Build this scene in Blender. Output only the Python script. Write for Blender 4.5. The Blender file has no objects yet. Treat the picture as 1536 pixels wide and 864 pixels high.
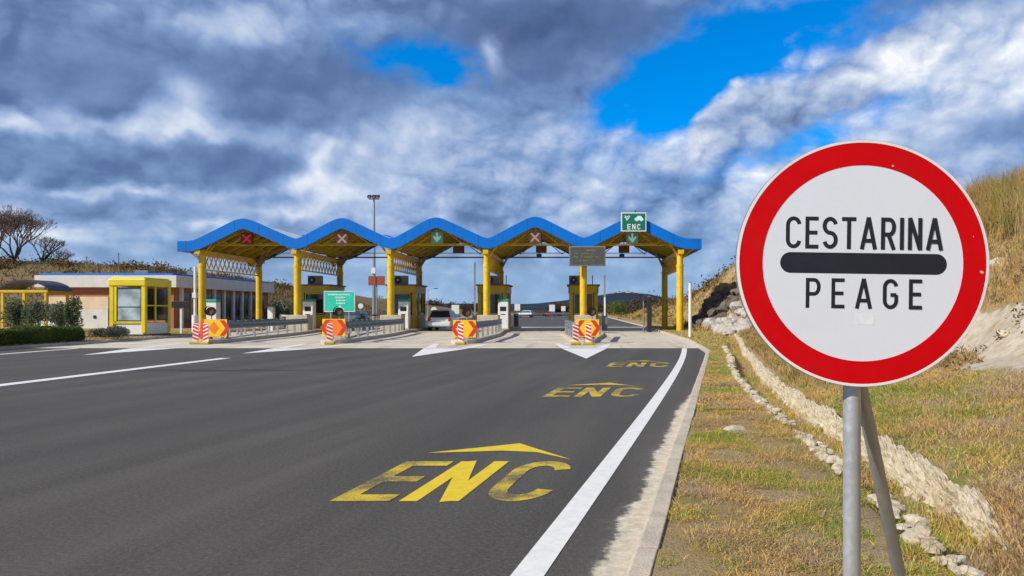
import bpy, bmesh, math, random
import numpy as np
from mathutils import Vector, Matrix

random.seed(7)
rng = np.random.default_rng(7)
SC = bpy.context.scene
COL = SC.collection
R = math.radians

# ------------------------------------------------------------------ camera
F = 1100.0          # focal length in pixels of the 1536 px wide photograph
CAMZ = 1.4
cam_d = bpy.data.cameras.new('camera')
cam = bpy.data.objects.new('camera', cam_d)
COL.objects.link(cam)
cam_d.sensor_width = 36.0
cam_d.lens = F / 1536 * 36
cam_d.shift_x = -100 / 1536
cam_d.shift_y = 34 / 1536
cam_d.clip_start = 0.05
cam_d.clip_end = 20000
cam.location = (0, 0, CAMZ)
cam.rotation_euler = (R(90), 0, 0)
SC.camera = cam

# ------------------------------------------------------------------ light
SUN_AZ = R(-122)     # direction to the sun, measured from +Y towards +X
SUN_EL = R(36)
to_sun = Vector((math.sin(SUN_AZ) * math.cos(SUN_EL), math.cos(SUN_AZ) * math.cos(SUN_EL), math.sin(SUN_EL)))
sun_d = bpy.data.lights.new('sun', 'SUN')
sun_d.energy = 4.6
sun_d.angle = R(0.5)
sun_d.color = (1.0, 0.93, 0.82)
sun = bpy.data.objects.new('sun', sun_d)
COL.objects.link(sun)
sun.rotation_euler = to_sun.to_track_quat('Z', 'Y').to_euler()
SC.view_settings.view_transform = 'Standard'
SC.view_settings.look = 'None'
SC.view_settings.gamma = 1.0
SC.view_settings.exposure = 0.18

world = bpy.data.worlds.new('World')
SC.world = world
world.use_nodes = True
world.cycles.sampling_method = 'MANUAL'
world.cycles.sample_map_resolution = 512


class NG:
    """tiny helper to write node graphs as expressions"""
    def __init__(s, nt):
        s.nt = nt

    def n(s, t, **kw):
        nd = s.nt.nodes.new(t)
        for k, v in kw.items():
            setattr(nd, k, v)
        return nd

    def put(s, sock, v):
        if hasattr(v, 'default_value') or hasattr(v, 'is_linked'):
            s.nt.links.new(v, sock)
        elif v is not None:
            if isinstance(v, (tuple, list)) and len(v) == 3 and sock.type == 'RGBA':
                v = (*v, 1)
            sock.default_value = v

    def m(s, op, a, b=None, c=None, clamp=False):
        nd = s.n('ShaderNodeMath', operation=op, use_clamp=clamp)
        s.put(nd.inputs[0], a)
        if b is not None: s.put(nd.inputs[1], b)
        if c is not None: s.put(nd.inputs[2], c)
        return nd.outputs[0]

    def add(s, *a):
        r = a[0]
        for x in a[1:]: r = s.m('ADD', r, x)
        return r

    def mul(s, a, b): return s.m('MULTIPLY', a, b)
    def sub(s, a, b): return s.m('SUBTRACT', a, b)
    def div(s, a, b): return s.m('DIVIDE', a, b)

    def ss(s, v, lo, hi, a=0.0, b=1.0):
        nd = s.n('ShaderNodeMapRange', interpolation_type='SMOOTHSTEP')
        s.put(nd.inputs[0], v); s.put(nd.inputs[1], lo); s.put(nd.inputs[2], hi)
        s.put(nd.inputs[3], a); s.put(nd.inputs[4], b)
        return nd.outputs[0]

    def comb(s, x, y, z):
        nd = s.n('ShaderNodeCombineXYZ')
        s.put(nd.inputs[0], x); s.put(nd.inputs[1], y); s.put(nd.inputs[2], z)
        return nd.outputs[0]

    def sep(s, v):
        nd = s.n('ShaderNodeSeparateXYZ'); s.put(nd.inputs[0], v)
        return nd.outputs

    def noise(s, vec, scale, detail=4, rough=.55, dist=0.0, out=0):
        nd = s.n('ShaderNodeTexNoise')
        if vec is not None: s.put(nd.inputs['Vector'], vec)
        nd.inputs['Scale'].default_value = scale
        nd.inputs['Detail'].default_value = detail
        nd.inputs['Roughness'].default_value = rough
        nd.inputs['Distortion'].default_value = dist
        return nd.outputs[out]

    def mix(s, f, a, b, blend='MIX'):
        nd = s.n('ShaderNodeMix', data_type='RGBA', blend_type=blend)
        s.put(nd.inputs[0], f); s.put(nd.inputs[6], a); s.put(nd.inputs[7], b)
        return nd.outputs[2]


def build_sky():
    g = NG(world.node_tree)
    world.node_tree.nodes.clear()
    out = g.n('ShaderNodeOutputWorld')
    sky = g.n('ShaderNodeTexSky', sky_type='NISHITA')
    sky.sun_disc = False
    sky.sun_elevation = SUN_EL
    sky.sun_rotation = SUN_AZ
    sky.air_density = 1.0; sky.dust_density = 0.3; sky.ozone_density = 3.0
    tc = g.n('ShaderNodeTexCoord').outputs['Generated']
    x, y, z = g.sep(tc)
    az = g.m('ARCTAN2', x, y)
    el = g.m('ARCSINE', z)

    def pa(px): return math.atan((px - 868) / F)
    def pe(px, py): return math.atan((466 - py) / F * math.cos(pa(px)))

    # warp so that blob masks never look like ellipses
    w1 = g.noise(tc, 5.0, 3, .6, out=1)
    wx, wy, wz = g.sep(w1)
    w2 = g.noise(tc, 19.0, 3, .6, out=1)
    vx, vy, vz = g.sep(w2)
    azw = g.add(az, g.mul(g.sub(wx, .5), .16), g.mul(g.sub(vx, .5), .055))
    elw = g.add(el, g.mul(g.sub(wy, .5), .075), g.mul(g.sub(vy, .5), .036))

    def blob(px, py, sx, sy, rot=0, amp=1.0, sharp=False):
        a0, e0 = pa(px), pe(px, py)
        da = g.sub(azw, a0); de = g.sub(elw, e0)
        c, s_ = math.cos(R(rot)), math.sin(R(rot))
        u = g.div(g.add(g.mul(da, c), g.mul(de, s_)), sx / F)
        v = g.div(g.add(g.mul(da, -s_), g.mul(de, c)), sy / F)
        r2 = g.add(g.mul(u, u), g.mul(v, v))
        return g.mul(g.m('EXPONENT', g.mul(r2, -1.0)), amp)

    # planar cloud coordinates (a cloud deck seen at a low angle)
    k = g.div(1.0, g.m('MAXIMUM', g.add(z, .13), .03))
    P = g.comb(g.mul(x, k), g.mul(y, k), 0.0)
    nL = g.noise(P, 0.8, 3, .5, .2)
    nM = g.noise(P, 2.3, 4, .5, .3)
    E = g.comb(az, g.mul(el, 1.9), 3.7)
    nP = g.noise(E, 6.5, 7, .52, .2)       # cumulus lumps
    nQ = g.noise(E, 17, 6, .55, .3)
    # the same lumps sampled towards the sun: their difference is the lit edge
    E2 = g.comb(g.add(az, -.016), g.add(g.mul(el, 1.9), .030), 3.7)
    nP2 = g.noise(E2, 6.5, 7, .52, .2)
    lit = g.sub(nP, nP2)
    nQ2 = g.noise(E2, 17, 6, .55, .3)
    lit2 = g.sub(nQ, nQ2)

    def puffs(az_, el_):
        v = g.comb(az_, g.mul(el_, 1.25), 1.3)
        a_ = g.m('ABSOLUTE', g.sub(g.noise(v, 8.0, 1, .5), .5))
        b_ = g.m('ABSOLUTE', g.sub(g.noise(v, 19.0, 1, .5), .5))
        c_ = g.m('ABSOLUTE', g.sub(g.noise(v, 45.0, 2, .5), .5))
        return g.add(g.mul(a_, 1.3), g.mul(b_, .6), g.mul(c_, .26))
    azp = g.add(az, g.mul(g.sub(wx, .5), .05), g.mul(g.sub(vx, .5), .022))
    elp = g.add(el, g.mul(g.sub(wy, .5), .035), g.mul(g.sub(vy, .5), .016))
    pf = puffs(azp, elp)
    pf2 = puffs(g.add(azp, -.008), g.add(elp, .012))
    litp = g.sub(pf, pf2)

    # openings of blue
    hole = g.add(blob(1130, 80, 155, 62, 24, 1.25), blob(1015, 135, 105, 40, 24), blob(645, 98, 80, 26, -8, 1.0),
                 blob(1190, 205, 120, 26, 14, .62), blob(1010, 165, 60, 26, 0, .5), blob(560, 95, 50, 13, 0, .4),
                 blob(1330, 40, 90, 14, 25, .25), blob(680, 135, 26, 20, 0, .4))
    plug = g.add(blob(1100, 155, 75, 34, 28, 1.3), blob(1190, 60, 40, 10, 20, .35), blob(1060, 100, 14, 10, 20, .3), blob(1235, 150, 95, 30, 28, .75), blob(745, 100, 28, 26, 0, .7), blob(1005, 160, 20, 12, 0, .4))
    open_ = g.sub(hole, plug)
    gate = g.m('MINIMUM', g.mul(hole, 2.5), 1.0)
    open_ = g.add(open_, g.mul(gate, g.add(g.mul(g.sub(nP, .5), -1.6), g.mul(g.sub(nQ, .5), -1.3), g.mul(g.sub(pf, .25), -.6))))
    cover = g.ss(open_, -.12, .82, 1.0, 0.0)

    # brightness of the cloud: big dark bellies, bright lumps
    dark = g.add(blob(330, 75, 520, 70, -3, .50), blob(800, 75, 180, 60, 0, .75), blob(130, 225, 300, 26, 2, .55),
                 blob(400, 260, 110, 50, 0, .55), blob(480, 140, 260, 70, 0, .45), blob(1330, 15, 150, 22, 0, .75),
                 blob(900, 30, 200, 42, 0, .75), blob(80, 125, 160, 40, 0, .55), blob(200, 298, 220, 12, 2, .45),
                 blob(1450, 215, 150, 26, 8, .50), blob(100, 255, 260, 12, 0, .3), blob(650, 20, 200, 30, 0, .3))
    bright = g.add(blob(370, 30, 130, 24, 8, .85), blob(245, 155, 45, 32, 0, 1.1), blob(110, 182, 230, 14, 2, .95), blob(475, 240, 24, 50, -28, 1.2),
                   blob(510, 285, 40, 26, 0, 1.0), blob(430, 308, 140, 10, 0, .8), blob(743, 92, 24, 22, 0, 1.1), blob(170, 278, 230, 9, 3, .75),
                   blob(1420, 130, 220, 80, 32, 1.0), blob(1110, 150, 110, 32, 28, .75), blob(60, 345, 120, 12, 4, .5),
                   blob(1000, 190, 70, 30, 30, .5), blob(620, 215, 120, 60, 20, .55), blob(105, 352, 40, 14, 0, .9),
                   blob(300, 328, 60, 10, 0, .8), blob(800, 210, 200, 60, 10, .35), blob(760, 290, 300, 40, 0, .15))
    left = g.ss(az, -.15, -.55, .15, .75)
    b = g.add(.49, g.mul(g.mul(g.sub(nL, .5), .55), left), g.mul(g.mul(g.sub(nM, .5), .55), left), g.mul(lit, .45), g.mul(lit2, .35), g.mul(litp, .85), g.mul(g.sub(pf, .25), .75), g.mul(g.sub(nP, .5), .55))
    calm = g.m('MAXIMUM', g.sub(1.0, g.mul(dark, .95)), .25)
    b = g.add(.49, g.mul(g.sub(b, .49), calm))
    b = g.add(b, g.mul(bright, .40), g.mul(dark, -.30))
    b = g.m('MAXIMUM', g.m('MINIMUM', b, 1.0), 0.0)
    ramp = g.n('ShaderNodeValToRGB')
    g.put(ramp.inputs[0], b)
    cr = ramp.color_ramp
    stops = [(0.0, (.060, .095, .21)), (.22, (.105, .165, .320)), (.45, (.215, .315, .53)), (.68, (.42, .505, .68)), (.88, (.66, .71, .80)), (1.0, (.84, .86, .90))]
    cr.elements[0].position = 0; cr.elements[0].color = (*stops[0][1], 1)
    cr.elements[1].position = 1; cr.elements[1].color = (*stops[-1][1], 1)
    for p, c in stops[1:-1]:
        e = cr.elements.new(p); e.color = (*c, 1)
    # distant clouds fade to pale blue by the horizon
    hz = g.ss(el, .0, .15, 1.0, 0.0)
    ccol = g.mix(g.mul(hz, .72), ramp.outputs[0], (.31, .45, .66))
    # unseen sky overhead darkened to cut the ambient light
    ccol = g.mix(g.ss(el, .45, .80, 0, .6), ccol, (.08, .12, .22))
    bg_s = g.n('ShaderNodeBackground'); bg_c = g.n('ShaderNodeBackground')
    skc = g.mix(1.0, sky.outputs[0], (.0, .58, 1.08), 'MULTIPLY')
    g.put(bg_s.inputs[0], skc); bg_s.inputs[1].default_value = .15
    g.put(bg_c.inputs[0], ccol); bg_c.inputs[1].default_value = 1.0
    mx = g.n('ShaderNodeMixShader')
    g.put(mx.inputs[0], cover)
    world.node_tree.links.new(bg_s.outputs[0], mx.inputs[1])
    world.node_tree.links.new(bg_c.outputs[0], mx.inputs[2])
    world.node_tree.links.new(mx.outputs[0], out.inputs[0])


build_sky()

# ------------------------------------------------------------------ materials


def mat(name, col, rough=.7, var=.18, scale=3.0, metal=0.0, bump=.0, bscale=40, spec=.5, dirt=None, dirt_amt=.3, coat=0.0):
    m = bpy.data.materials.new(name)
    m.use_nodes = True
    nt = m.node_tree
    b = nt.nodes['Principled BSDF']
    g = NG(nt)
    tc = g.n('ShaderNodeTexCoord').outputs['Object']
    n1 = g.noise(tc, scale, 6, .6)
    f = g.ss(n1, .3, .7, 1 - var, 1 + var * .6)
    hsv = g.n('ShaderNodeHueSaturation')
    hsv.inputs['Color'].default_value = (*col, 1)
    g.put(hsv.inputs['Value'], f)
    c = hsv.outputs[0]
    if dirt:
        n2 = g.noise(tc, scale * 2.7, 7, .65)
        c = g.mix(g.ss(n2, .5, .72, 0, dirt_amt), c, dirt)
    g.put(b.inputs['Base Color'], c)
    g.put(b.inputs['Roughness'], g.ss(g.noise(tc, scale * 4, 4), .3, .7, max(rough - .1, .02), min(rough + .12, 1)))
    b.inputs['Metallic'].default_value = metal
    b.inputs['Specular IOR Level'].default_value = spec
    if coat: b.inputs['Coat Weight'].default_value = coat
    if bump:
        bp = g.n('ShaderNodeBump')
        bp.inputs['Strength'].default_value = bump
        bp.inputs['Distance'].default_value = .02
        g.put(bp.inputs['Height'], g.noise(tc, bscale, 6, .6))
        nt.links.new(bp.outputs[0], b.inputs['Normal'])
    return m


M = {}
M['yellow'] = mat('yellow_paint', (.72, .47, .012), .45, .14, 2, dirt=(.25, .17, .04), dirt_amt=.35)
M['cabin_yellow'] = mat('cabin_yellow', (.78, .62, .02), .4, .1, 2, dirt=(.4, .33, .08), dirt_amt=.2)
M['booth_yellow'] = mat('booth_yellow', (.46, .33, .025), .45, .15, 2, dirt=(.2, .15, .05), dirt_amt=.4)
M['blue'] = mat('blue_fascia', (.0, .155, .60), .6, .07, .6, dirt=(.01, .11, .38), dirt_amt=.25, spec=.2)
M['roofwhite'] = mat('roof_sheet', (.68, .72, .74), .5, .12, 1, dirt=(.4, .4, .38))
M['ceiling'] = mat('ceiling_lining', (.19, .10, .028), .6, .25, 1.2, dirt=(.16, .1, .03), dirt_amt=.5)
M['white'] = mat('white_paint', (.78, .78, .76), .5, .06, 3, dirt=(.5, .47, .4), dirt_amt=.25)
M['whitewall'] = mat('white_render', (.66, .64, .59), .85, .08, 1.5, dirt=(.5, .46, .4), dirt_amt=.25)
M['cream'] = mat('cream_render', (.72, .56, .38), .85, .1, 1.5)
M['green'] = mat('green_sign', (.0, .165, .10), .4, .06, 3)
M['teal'] = mat('teal_sign', (.03, .56, .40), .35, .10, 3)
M['greentop'] = mat('green_cap', (.01, .33, .20), .4, .1, 3)
M['red'] = mat('red_film', (.60, .0, .003), .5, .05, 4, spec=.15)
M['redpaint'] = mat('red_paint', (.60, .035, .015), .5, .1, 4)
M['orange'] = mat('orange_film', (.85, .20, .015), .45, .08, 4)
M['panelyellow'] = mat('yellow_film', (.86, .55, .01), .42, .08, 4)
M['signblack'] = mat('black_film', (.012, .013, .022), .4, .08, 5)
M['dark'] = mat('dark_housing', (.02, .02, .022), .45, .15, 5)
M['greyhouse'] = mat('grey_housing', (.18, .19, .19), .5, .12, 4)
M['brownbox'] = mat('brown_housing', (.12, .06, .02), .6, .2, 5)
M['galv'] = mat('galvanised_steel', (.42, .44, .46), .42, .12, 6, metal=.75, dirt=(.3, .3, .3), dirt_amt=.4)
M['rail'] = mat('guard_rail_steel', (.17, .21, .24), .5, .16, 3, metal=.4, dirt=(.2, .18, .16), dirt_amt=.4)
M['pole'] = mat('pole_steel', (.50, .53, .56), .38, .10, 9, metal=.55, dirt=(.4, .4, .4), dirt_amt=.5)
M['brick'] = None
M['concrete_block'] = mat('concrete_block', (.52, .45, .34), .9, .16, 2, bump=.3, dirt=(.3, .25, .18))
M['kerb'] = mat('kerb_concrete', (.52, .455, .36), .92, .18, 3, bump=.5, bscale=60, dirt=(.22, .19, .15), dirt_amt=.5)
M['tyre'] = mat('rubber', (.015, .015, .015), .85, .1, 8)
M['carwhite'] = mat('car_paint_white', (.62, .68, .72), .25, .04, 2, coat=.6)
M['carred'] = mat('car_paint_red', (.35, .02, .02), .25, .04, 2, coat=.6)
M['cargrey'] = mat('car_paint_grey', (.10, .11, .13), .25, .04, 2, coat=.6)
M['lens'] = mat('red_lens', (.45, .01, .01), .2, .05, 6)
M['plate'] = mat('number_plate', (.75, .75, .72), .4, .03, 6)
M['bark'] = mat('bark', (.12, .075, .055), .9, .25, 6)
M['twig'] = mat('twig', (.24, .145, .105), .9, .25, 3)
M['tiled'] = mat('roof_tiles', (.30, .10, .06), .85, .2, .5)
M['shelterroof'] = mat('shelter_roof', (.045, .045, .07), .45, .15, 2)
M['brownwood'] = mat('brown_board', (.16, .10, .06), .8, .2, 2)
M['asphaltrough'] = None
M['lampglass'] = mat('lamp_glass', (.35, .38, .40), .2, .05, 6)
M['ledred'] = mat('led_board', (.33, .075, .03), .55, .15, 6)


def make_fascia():
    m = M['blue']; nt = m.node_tree; g = NG(nt)
    b = nt.nodes['Principled BSDF']
    src = b.inputs['Base Color'].links[0].from_socket
    tc = g.n('ShaderNodeTexCoord').outputs['Object']
    x, y, z = g.sep(tc)
    j = g.m('ABSOLUTE', g.sub(g.m('FRACT', g.div(g.add(x, 100.0), 1.53)), .5))
    c = g.mix(g.ss(j, .484, .494, 0, .6), src, (.0, .05, .25))
    st = g.noise(g.comb(g.mul(x, 5.0), 0.0, g.mul(z, .5)), 1.0, 4, .6)
    c = g.mix(g.ss(st, .55, .75, 0, .3), c, (.02, .09, .28))
    g.put(b.inputs['Base Color'], c)


make_fascia()


def glass(name, col, rough=.08):
    m = bpy.data.materials.new(name); m.use_nodes = True
    b = m.node_tree.nodes['Principled BSDF']
    g = NG(m.node_tree)
    tc = g.n('ShaderNodeTexCoord').outputs['Object']
    n = g.noise(tc, 1.2, 3)
    g.put(b.inputs['Base Color'], g.mix(g.ss(n, .35, .65), tuple(c * .6 for c in col), tuple(min(1, c * 1.35) for c in col)))
    b.inputs['Roughness'].default_value = rough
    b.inputs['Specular IOR Level'].default_value = .8
    return m


M['glassdark'] = glass('dark_glass', (.018, .022, .022))
M['glasspale'] = glass('pale_glass', (.36, .46, .47), .15)
M['carglass'] = glass('car_glass', (.03, .04, .045))


def emis(name, col, st, base=(.02, .02, .02)):
    m = bpy.data.materials.new(name); m.use_nodes = True
    b = m.node_tree.nodes['Principled BSDF']
    b.inputs['Base Color'].default_value = (*base, 1)
    b.inputs['Emission Color'].default_value = (*col, 1)
    b.inputs['Emission Strength'].default_value = st
    return m


M['led_red'] = emis('led_cross_red', (1, .03, .02), .25, (.3, .01, .01))
M['led_pink'] = emis('led_cross_pale', (1, .6, .55), .22, (.55, .36, .34))
M['led_green'] = emis('led_arrow_green', (.45, 1, .7), .20, (.35, .55, .45))
M['led_yellow'] = emis('led_text_yellow', (1, .8, .05), .14, (.25, .2, .02))


M['boardgrey'] = mat('board_screen', (.075, .08, .07), .6, .25, 8)
M['led_yellow'] = emis('led_text', (1, .8, .05), .05, (.20, .17, .03))


def nodemat(name):
    m = bpy.data.materials.new(name); m.use_nodes = True
    return m, NG(m.node_tree), m.node_tree.nodes['Principled BSDF']


def make_brick():
    m, g, b = nodemat('brick')
    tc = g.n('ShaderNodeTexCoord').outputs['Object']
    x, y, z = g.sep(tc)
    v = g.comb(g.add(x, y), z, 0.0)
    br = g.n('ShaderNodeTexBrick')
    g.put(br.inputs['Vector'], v)
    br.inputs['Color1'].default_value = (.48, .15, .05, 1)
    br.inputs['Color2'].default_value = (.34, .11, .045, 1)
    br.inputs['Mortar'].default_value = (.28, .22, .17, 1)
    br.inputs['Scale'].default_value = 4
    g.put(b.inputs['Base Color'], br.outputs[0])
    b.inputs['Roughness'].default_value = .9
    return m


M['brick'] = make_brick()


def make_asphalt():
    m, g, b = nodemat('asphalt')
    pos = g.n('ShaderNodeNewGeometry').outputs['Position']
    x, y, z = g.sep(pos)
    base = g.mix(g.ss(g.noise(pos, .22, 4, .6), .3, .7), (.046, .041, .035), (.068, .061, .052))
    # streaks along the driving direction
    st = g.noise(g.comb(g.mul(g.sub(x, g.mul(y, .17)), 1.3), g.mul(y, .05), 0.0), 1.0, 5, .6)
    base = g.mix(g.ss(st, .38, .66, 0, .75), base, (.098, .090, .078))
    pat = g.noise(g.comb(g.mul(x, .45), g.mul(y, .16), 4.0), 1.0, 6, .65)
    base = g.mix(g.ss(pat, .40, .62, .0, .45), base, (.040, .037, .033))
    grit = g.noise(pos, 34, 5, .8)
    base = g.mix(g.ss(grit, .46, .66, 0, .8), base, (.125, .118, .105))
    base = g.mix(g.ss(grit, .48, .34, 0, .6), base, (.028, .026, .024))
    tr = g.m('ABSOLUTE', g.sub(g.m('FRACT', g.div(g.sub(g.add(x, 40.0), g.mul(y, .12)), 1.75)), .5))
    tw = g.mul(g.ss(tr, .32, .05), g.ss(g.noise(g.comb(g.mul(x, .3), g.mul(y, .08), 9.0), 1.0, 4), .42, .6))
    base = g.mix(g.mul(tw, .40), base, (.036, .033, .030))
    # a thin dark streak with ragged edges across the left lanes
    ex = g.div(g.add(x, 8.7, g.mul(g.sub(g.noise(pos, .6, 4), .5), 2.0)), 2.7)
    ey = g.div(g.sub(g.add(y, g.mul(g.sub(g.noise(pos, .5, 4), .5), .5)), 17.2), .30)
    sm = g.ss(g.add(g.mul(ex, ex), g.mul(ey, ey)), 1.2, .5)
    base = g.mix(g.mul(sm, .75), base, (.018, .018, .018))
    fine = g.noise(pos, 130, 3, .8)
    base = g.mix(g.ss(fine, .45, .72, 0, .8), base, (.13, .125, .12))
    base = g.mix(g.ss(fine, .46, .30, 0, .8), base, (.018, .018, .018))
    # sand and grit washed against the kerb
    d = g.sub(g.sub(g.mul(y, .194), .46), x)      # metres left of the kerb line
    nb = g.noise(pos, 1.6, 6, .65)
    nf = g.noise(pos, 16, 6, .7)
    edge = g.add(.17, g.mul(g.sub(nb, .5), .42), g.mul(g.sub(nf, .5), .16))
    far = g.ss(y, 9.5, 14.0, 1.0, 0.0)
    near = g.ss(y, 2.0, 6.0, .06, .0)
    edge = g.mul(g.add(edge, near), far)
    sand = g.ss(g.sub(edge, d), -.02, .045)
    thin = g.ss(g.sub(g.add(edge, g.mul(nf, .18)), d), -.05, .25, 0, .45)
    sc = g.mix(g.ss(g.noise(pos, 9, 6, .7), .3, .7), (.48, .42, .32), (.70, .63, .50))
    base = g.mix(g.mul(thin, far), base, (.26, .235, .19))
    base = g.mix(g.mul(sand, g.ss(nf, .25, .5, .55, 1)), base, sc)
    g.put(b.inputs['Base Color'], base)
    b.inputs['Roughness'].default_value = .88
    b.inputs['Specular IOR Level'].default_value = .35
    bp = g.n('ShaderNodeBump'); bp.inputs['Strength'].default_value = .6; bp.inputs['Distance'].default_value = .008
    g.put(bp.inputs['Height'], g.noise(pos, 90, 4, .8))
    g.nt.links.new(bp.outputs[0], b.inputs['Normal'])
    return m


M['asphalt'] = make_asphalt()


def make_concrete():
    m, g, b = nodemat('concrete_apron')
    pos = g.n('ShaderNodeNewGeometry').outputs['Position']
    x, y, z = g.sep(pos)
    c = g.mix(g.ss(g.noise(pos, .5, 6, .6), .3, .7), (.48, .42, .335), (.63, .565, .46))
    st = g.noise(g.comb(g.mul(x, 2.2), g.mul(y, .12), 0.0), 1.0, 5, .6)
    c = g.mix(g.ss(st, .5, .75, 0, .55), c, (.19, .175, .155))
    # joints every 5 m
    jy = g.m('ABSOLUTE', g.sub(g.m('FRACT', g.div(g.add(y, 100.3), 5.0)), .5))
    c = g.mix(g.ss(jy, .492, .498, 0, .6), c, (.14, .13, .11))
    g.put(b.inputs['Base Color'], c)
    b.inputs['Roughness'].default_value = .9
    return m


M['concrete'] = make_concrete()


def make_marking(name, col, wear):
    m, g, b = nodemat(name)
    pos = g.n('ShaderNodeNewGeometry').outputs['Position']
    n1 = g.noise(pos, 2.2, 5, .6)
    n2 = g.noise(pos, 70, 4, .75)
    n3 = g.noise(pos, 9, 5, .7)
    w = g.add(g.mul(g.sub(n1, .5), 1.5), g.mul(g.sub(n2, .5), 1.2), g.mul(g.sub(n3, .5), .6), wear)
    f = g.ss(w, -.15, .45)
    base = g.mix(g.ss(n3, .3, .7), tuple(c * .85 for c in col), col)
    g.put(b.inputs['Base Color'], g.mix(g.mul(f, .93), base, (.06, .058, .055)))
    b.inputs['Roughness'].default_value = .8
    return m


M['mark_white'] = make_marking('road_paint_white', (.76, .76, .74), -.34)
M['mark_yellow'] = make_marking('road_paint_yellow', (.68, .49, .02), .12)
M['mark_yellow_fresh'] = make_marking('road_paint_yellow_fresh', (.74, .54, .015), -.28)


def make_sign_white():
    m, g, b = nodemat('retroreflective_white')
    tc = g.n('ShaderNodeTexCoord').outputs['Object']
    vo = g.n('ShaderNodeTexVoronoi'); vo.feature = 'DISTANCE_TO_EDGE'
    g.put(vo.inputs['Vector'], tc); vo.inputs['Scale'].default_value = 150
    vo.inputs['Randomness'].default_value = .15
    c = g.mix(g.ss(vo.outputs[0], .0, .12), (.64, .68, .75), (.73, .76, .82))
    c = g.mix(g.ss(g.noise(tc, 6, 5, .6), .35, .75, 0, .3), c, (.66, .68, .72))
    g.put(b.inputs['Base Color'], c)
    b.inputs['Roughness'].default_value = .4
    return m


M['signwhite'] = make_sign_white()


def chip_red():
    nt = M['red'].node_tree; g = NG(nt); b = nt.nodes['Principled BSDF']
    src = b.inputs['Base Color'].links[0].from_socket
    tc = g.n('ShaderNodeTexCoord').outputs['Object']
    c = g.mix(g.ss(g.noise(tc, 26, 2, .5), .765, .775, 0, .7), src, (.7, .6, .6))
    c = g.mix(g.ss(g.noise(tc, 7, 6, .7), .5, .72, 0, .18), c, (.30, .02, .02))
    g.put(b.inputs['Base Color'], c)


chip_red()
M['sticker'] = mat('worn_sticker', (.76, .78, .81), .5, .08, 30)


def make_ground():
    m, g, b = nodemat('dry_ground')
    ge = g.n('ShaderNodeNewGeometry')
    pos = ge.outputs['Position']
    x, y, z = g.sep(pos)
    nx, ny, nz = g.sep(ge.outputs['True Normal'])
    n1 = g.noise(pos, .8, 6, .65)
    n2 = g.noise(pos, 5, 6, .7)
    n3 = g.noise(pos, 40, 5, .75)
    c = g.mix(g.ss(n1, .35, .65), (.36, .24, .09), (.42, .32, .19))
    c = g.mix(g.ss(n2, .45, .7, 0, .7), c, (.30, .225, .16))
    c = g.mix(g.ss(g.noise(pos, .55, 5, .6), .52, .66, 0, .8), c, (.17, .20, .04))
    c = g.mix(g.ss(g.noise(pos, 1.3, 5, .6), .60, .70, 0, .8), c, (.38, .19, .06))
    c = g.mix(g.ss(n3, .5, .75, 0, .5), c, (.14, .10, .055))
    c = g.mix(g.mul(g.ss(x, -24, -30), g.ss(y, 52, 62)), c, (.20, .145, .075))
    # far beyond the plaza: dark winter fields
    c = g.mix(g.ss(y, 230, 420), c, (.045, .040, .030))
    # pale limestone on the steep cut
    rk = g.mix(g.ss(n2, .3, .7), (.44, .37, .28), (.64, .57, .46))
    rk = g.mix(g.ss(g.noise(pos, 1.1, 6, .7), .52, .68, 0, .8), rk, (.42, .28, .11))
    at = g.n('ShaderNodeAttribute'); at.attribute_name = 'rocky'
    rm = g.ss(g.add(at.outputs['Fac'], g.mul(g.sub(n2, .5), .9)), .45, .68)
    g.put(b.inputs['Base Color'], g.mix(rm, c, rk))
    b.inputs['Roughness'].default_value = .95
    b.inputs['Specular IOR Level'].default_value = .15
    bp = g.n('ShaderNodeBump'); bp.inputs['Strength'].default_value = .8
    bp.inputs['Distance'].default_value = .035
    g.put(bp.inputs['Height'], g.add(n3, n2, g.mul(g.m('ABSOLUTE', g.sub(g.noise(pos, 2.6, 5, .7), .5)), g.mul(rm, 3.0))))
    g.nt.links.new(bp.outputs[0], b.inputs['Normal'])
    return m


M['ground'] = make_ground()


def make_rock(name, c1, c2, c3):
    m, g, b = nodemat(name)
    pos = g.n('ShaderNodeNewGeometry').outputs['Position']
    n1 = g.noise(pos, 3, 6, .65); n2 = g.noise(pos, 18, 6, .7)
    c = g.mix(g.ss(n1, .35, .65), c1, c2)
    c = g.mix(g.ss(n2, .5, .7, 0, .7), c, c3)
    g.put(b.inputs['Base Color'], c)
    b.inputs['Roughness'].default_value = .95
    bp = g.n('ShaderNodeBump'); bp.inputs['Strength'].default_value = .8; bp.inputs['Distance'].default_value = .04
    g.put(bp.inputs['Height'], g.add(n1, n2))
    g.nt.links.new(bp.outputs[0], b.inputs['Normal'])
    return m


M['limestone'] = make_rock('limestone', (.50, .42, .29), (.62, .55, .43), (.30, .235, .12))
M['darkrock'] = make_rock('dark_rock', (.085, .070, .058), (.15, .125, .10), (.27, .23, .18))
M['palerock'] = make_rock('pale_rock', (.36, .33, .29), (.52, .49, .44), (.16, .14, .12))


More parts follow.
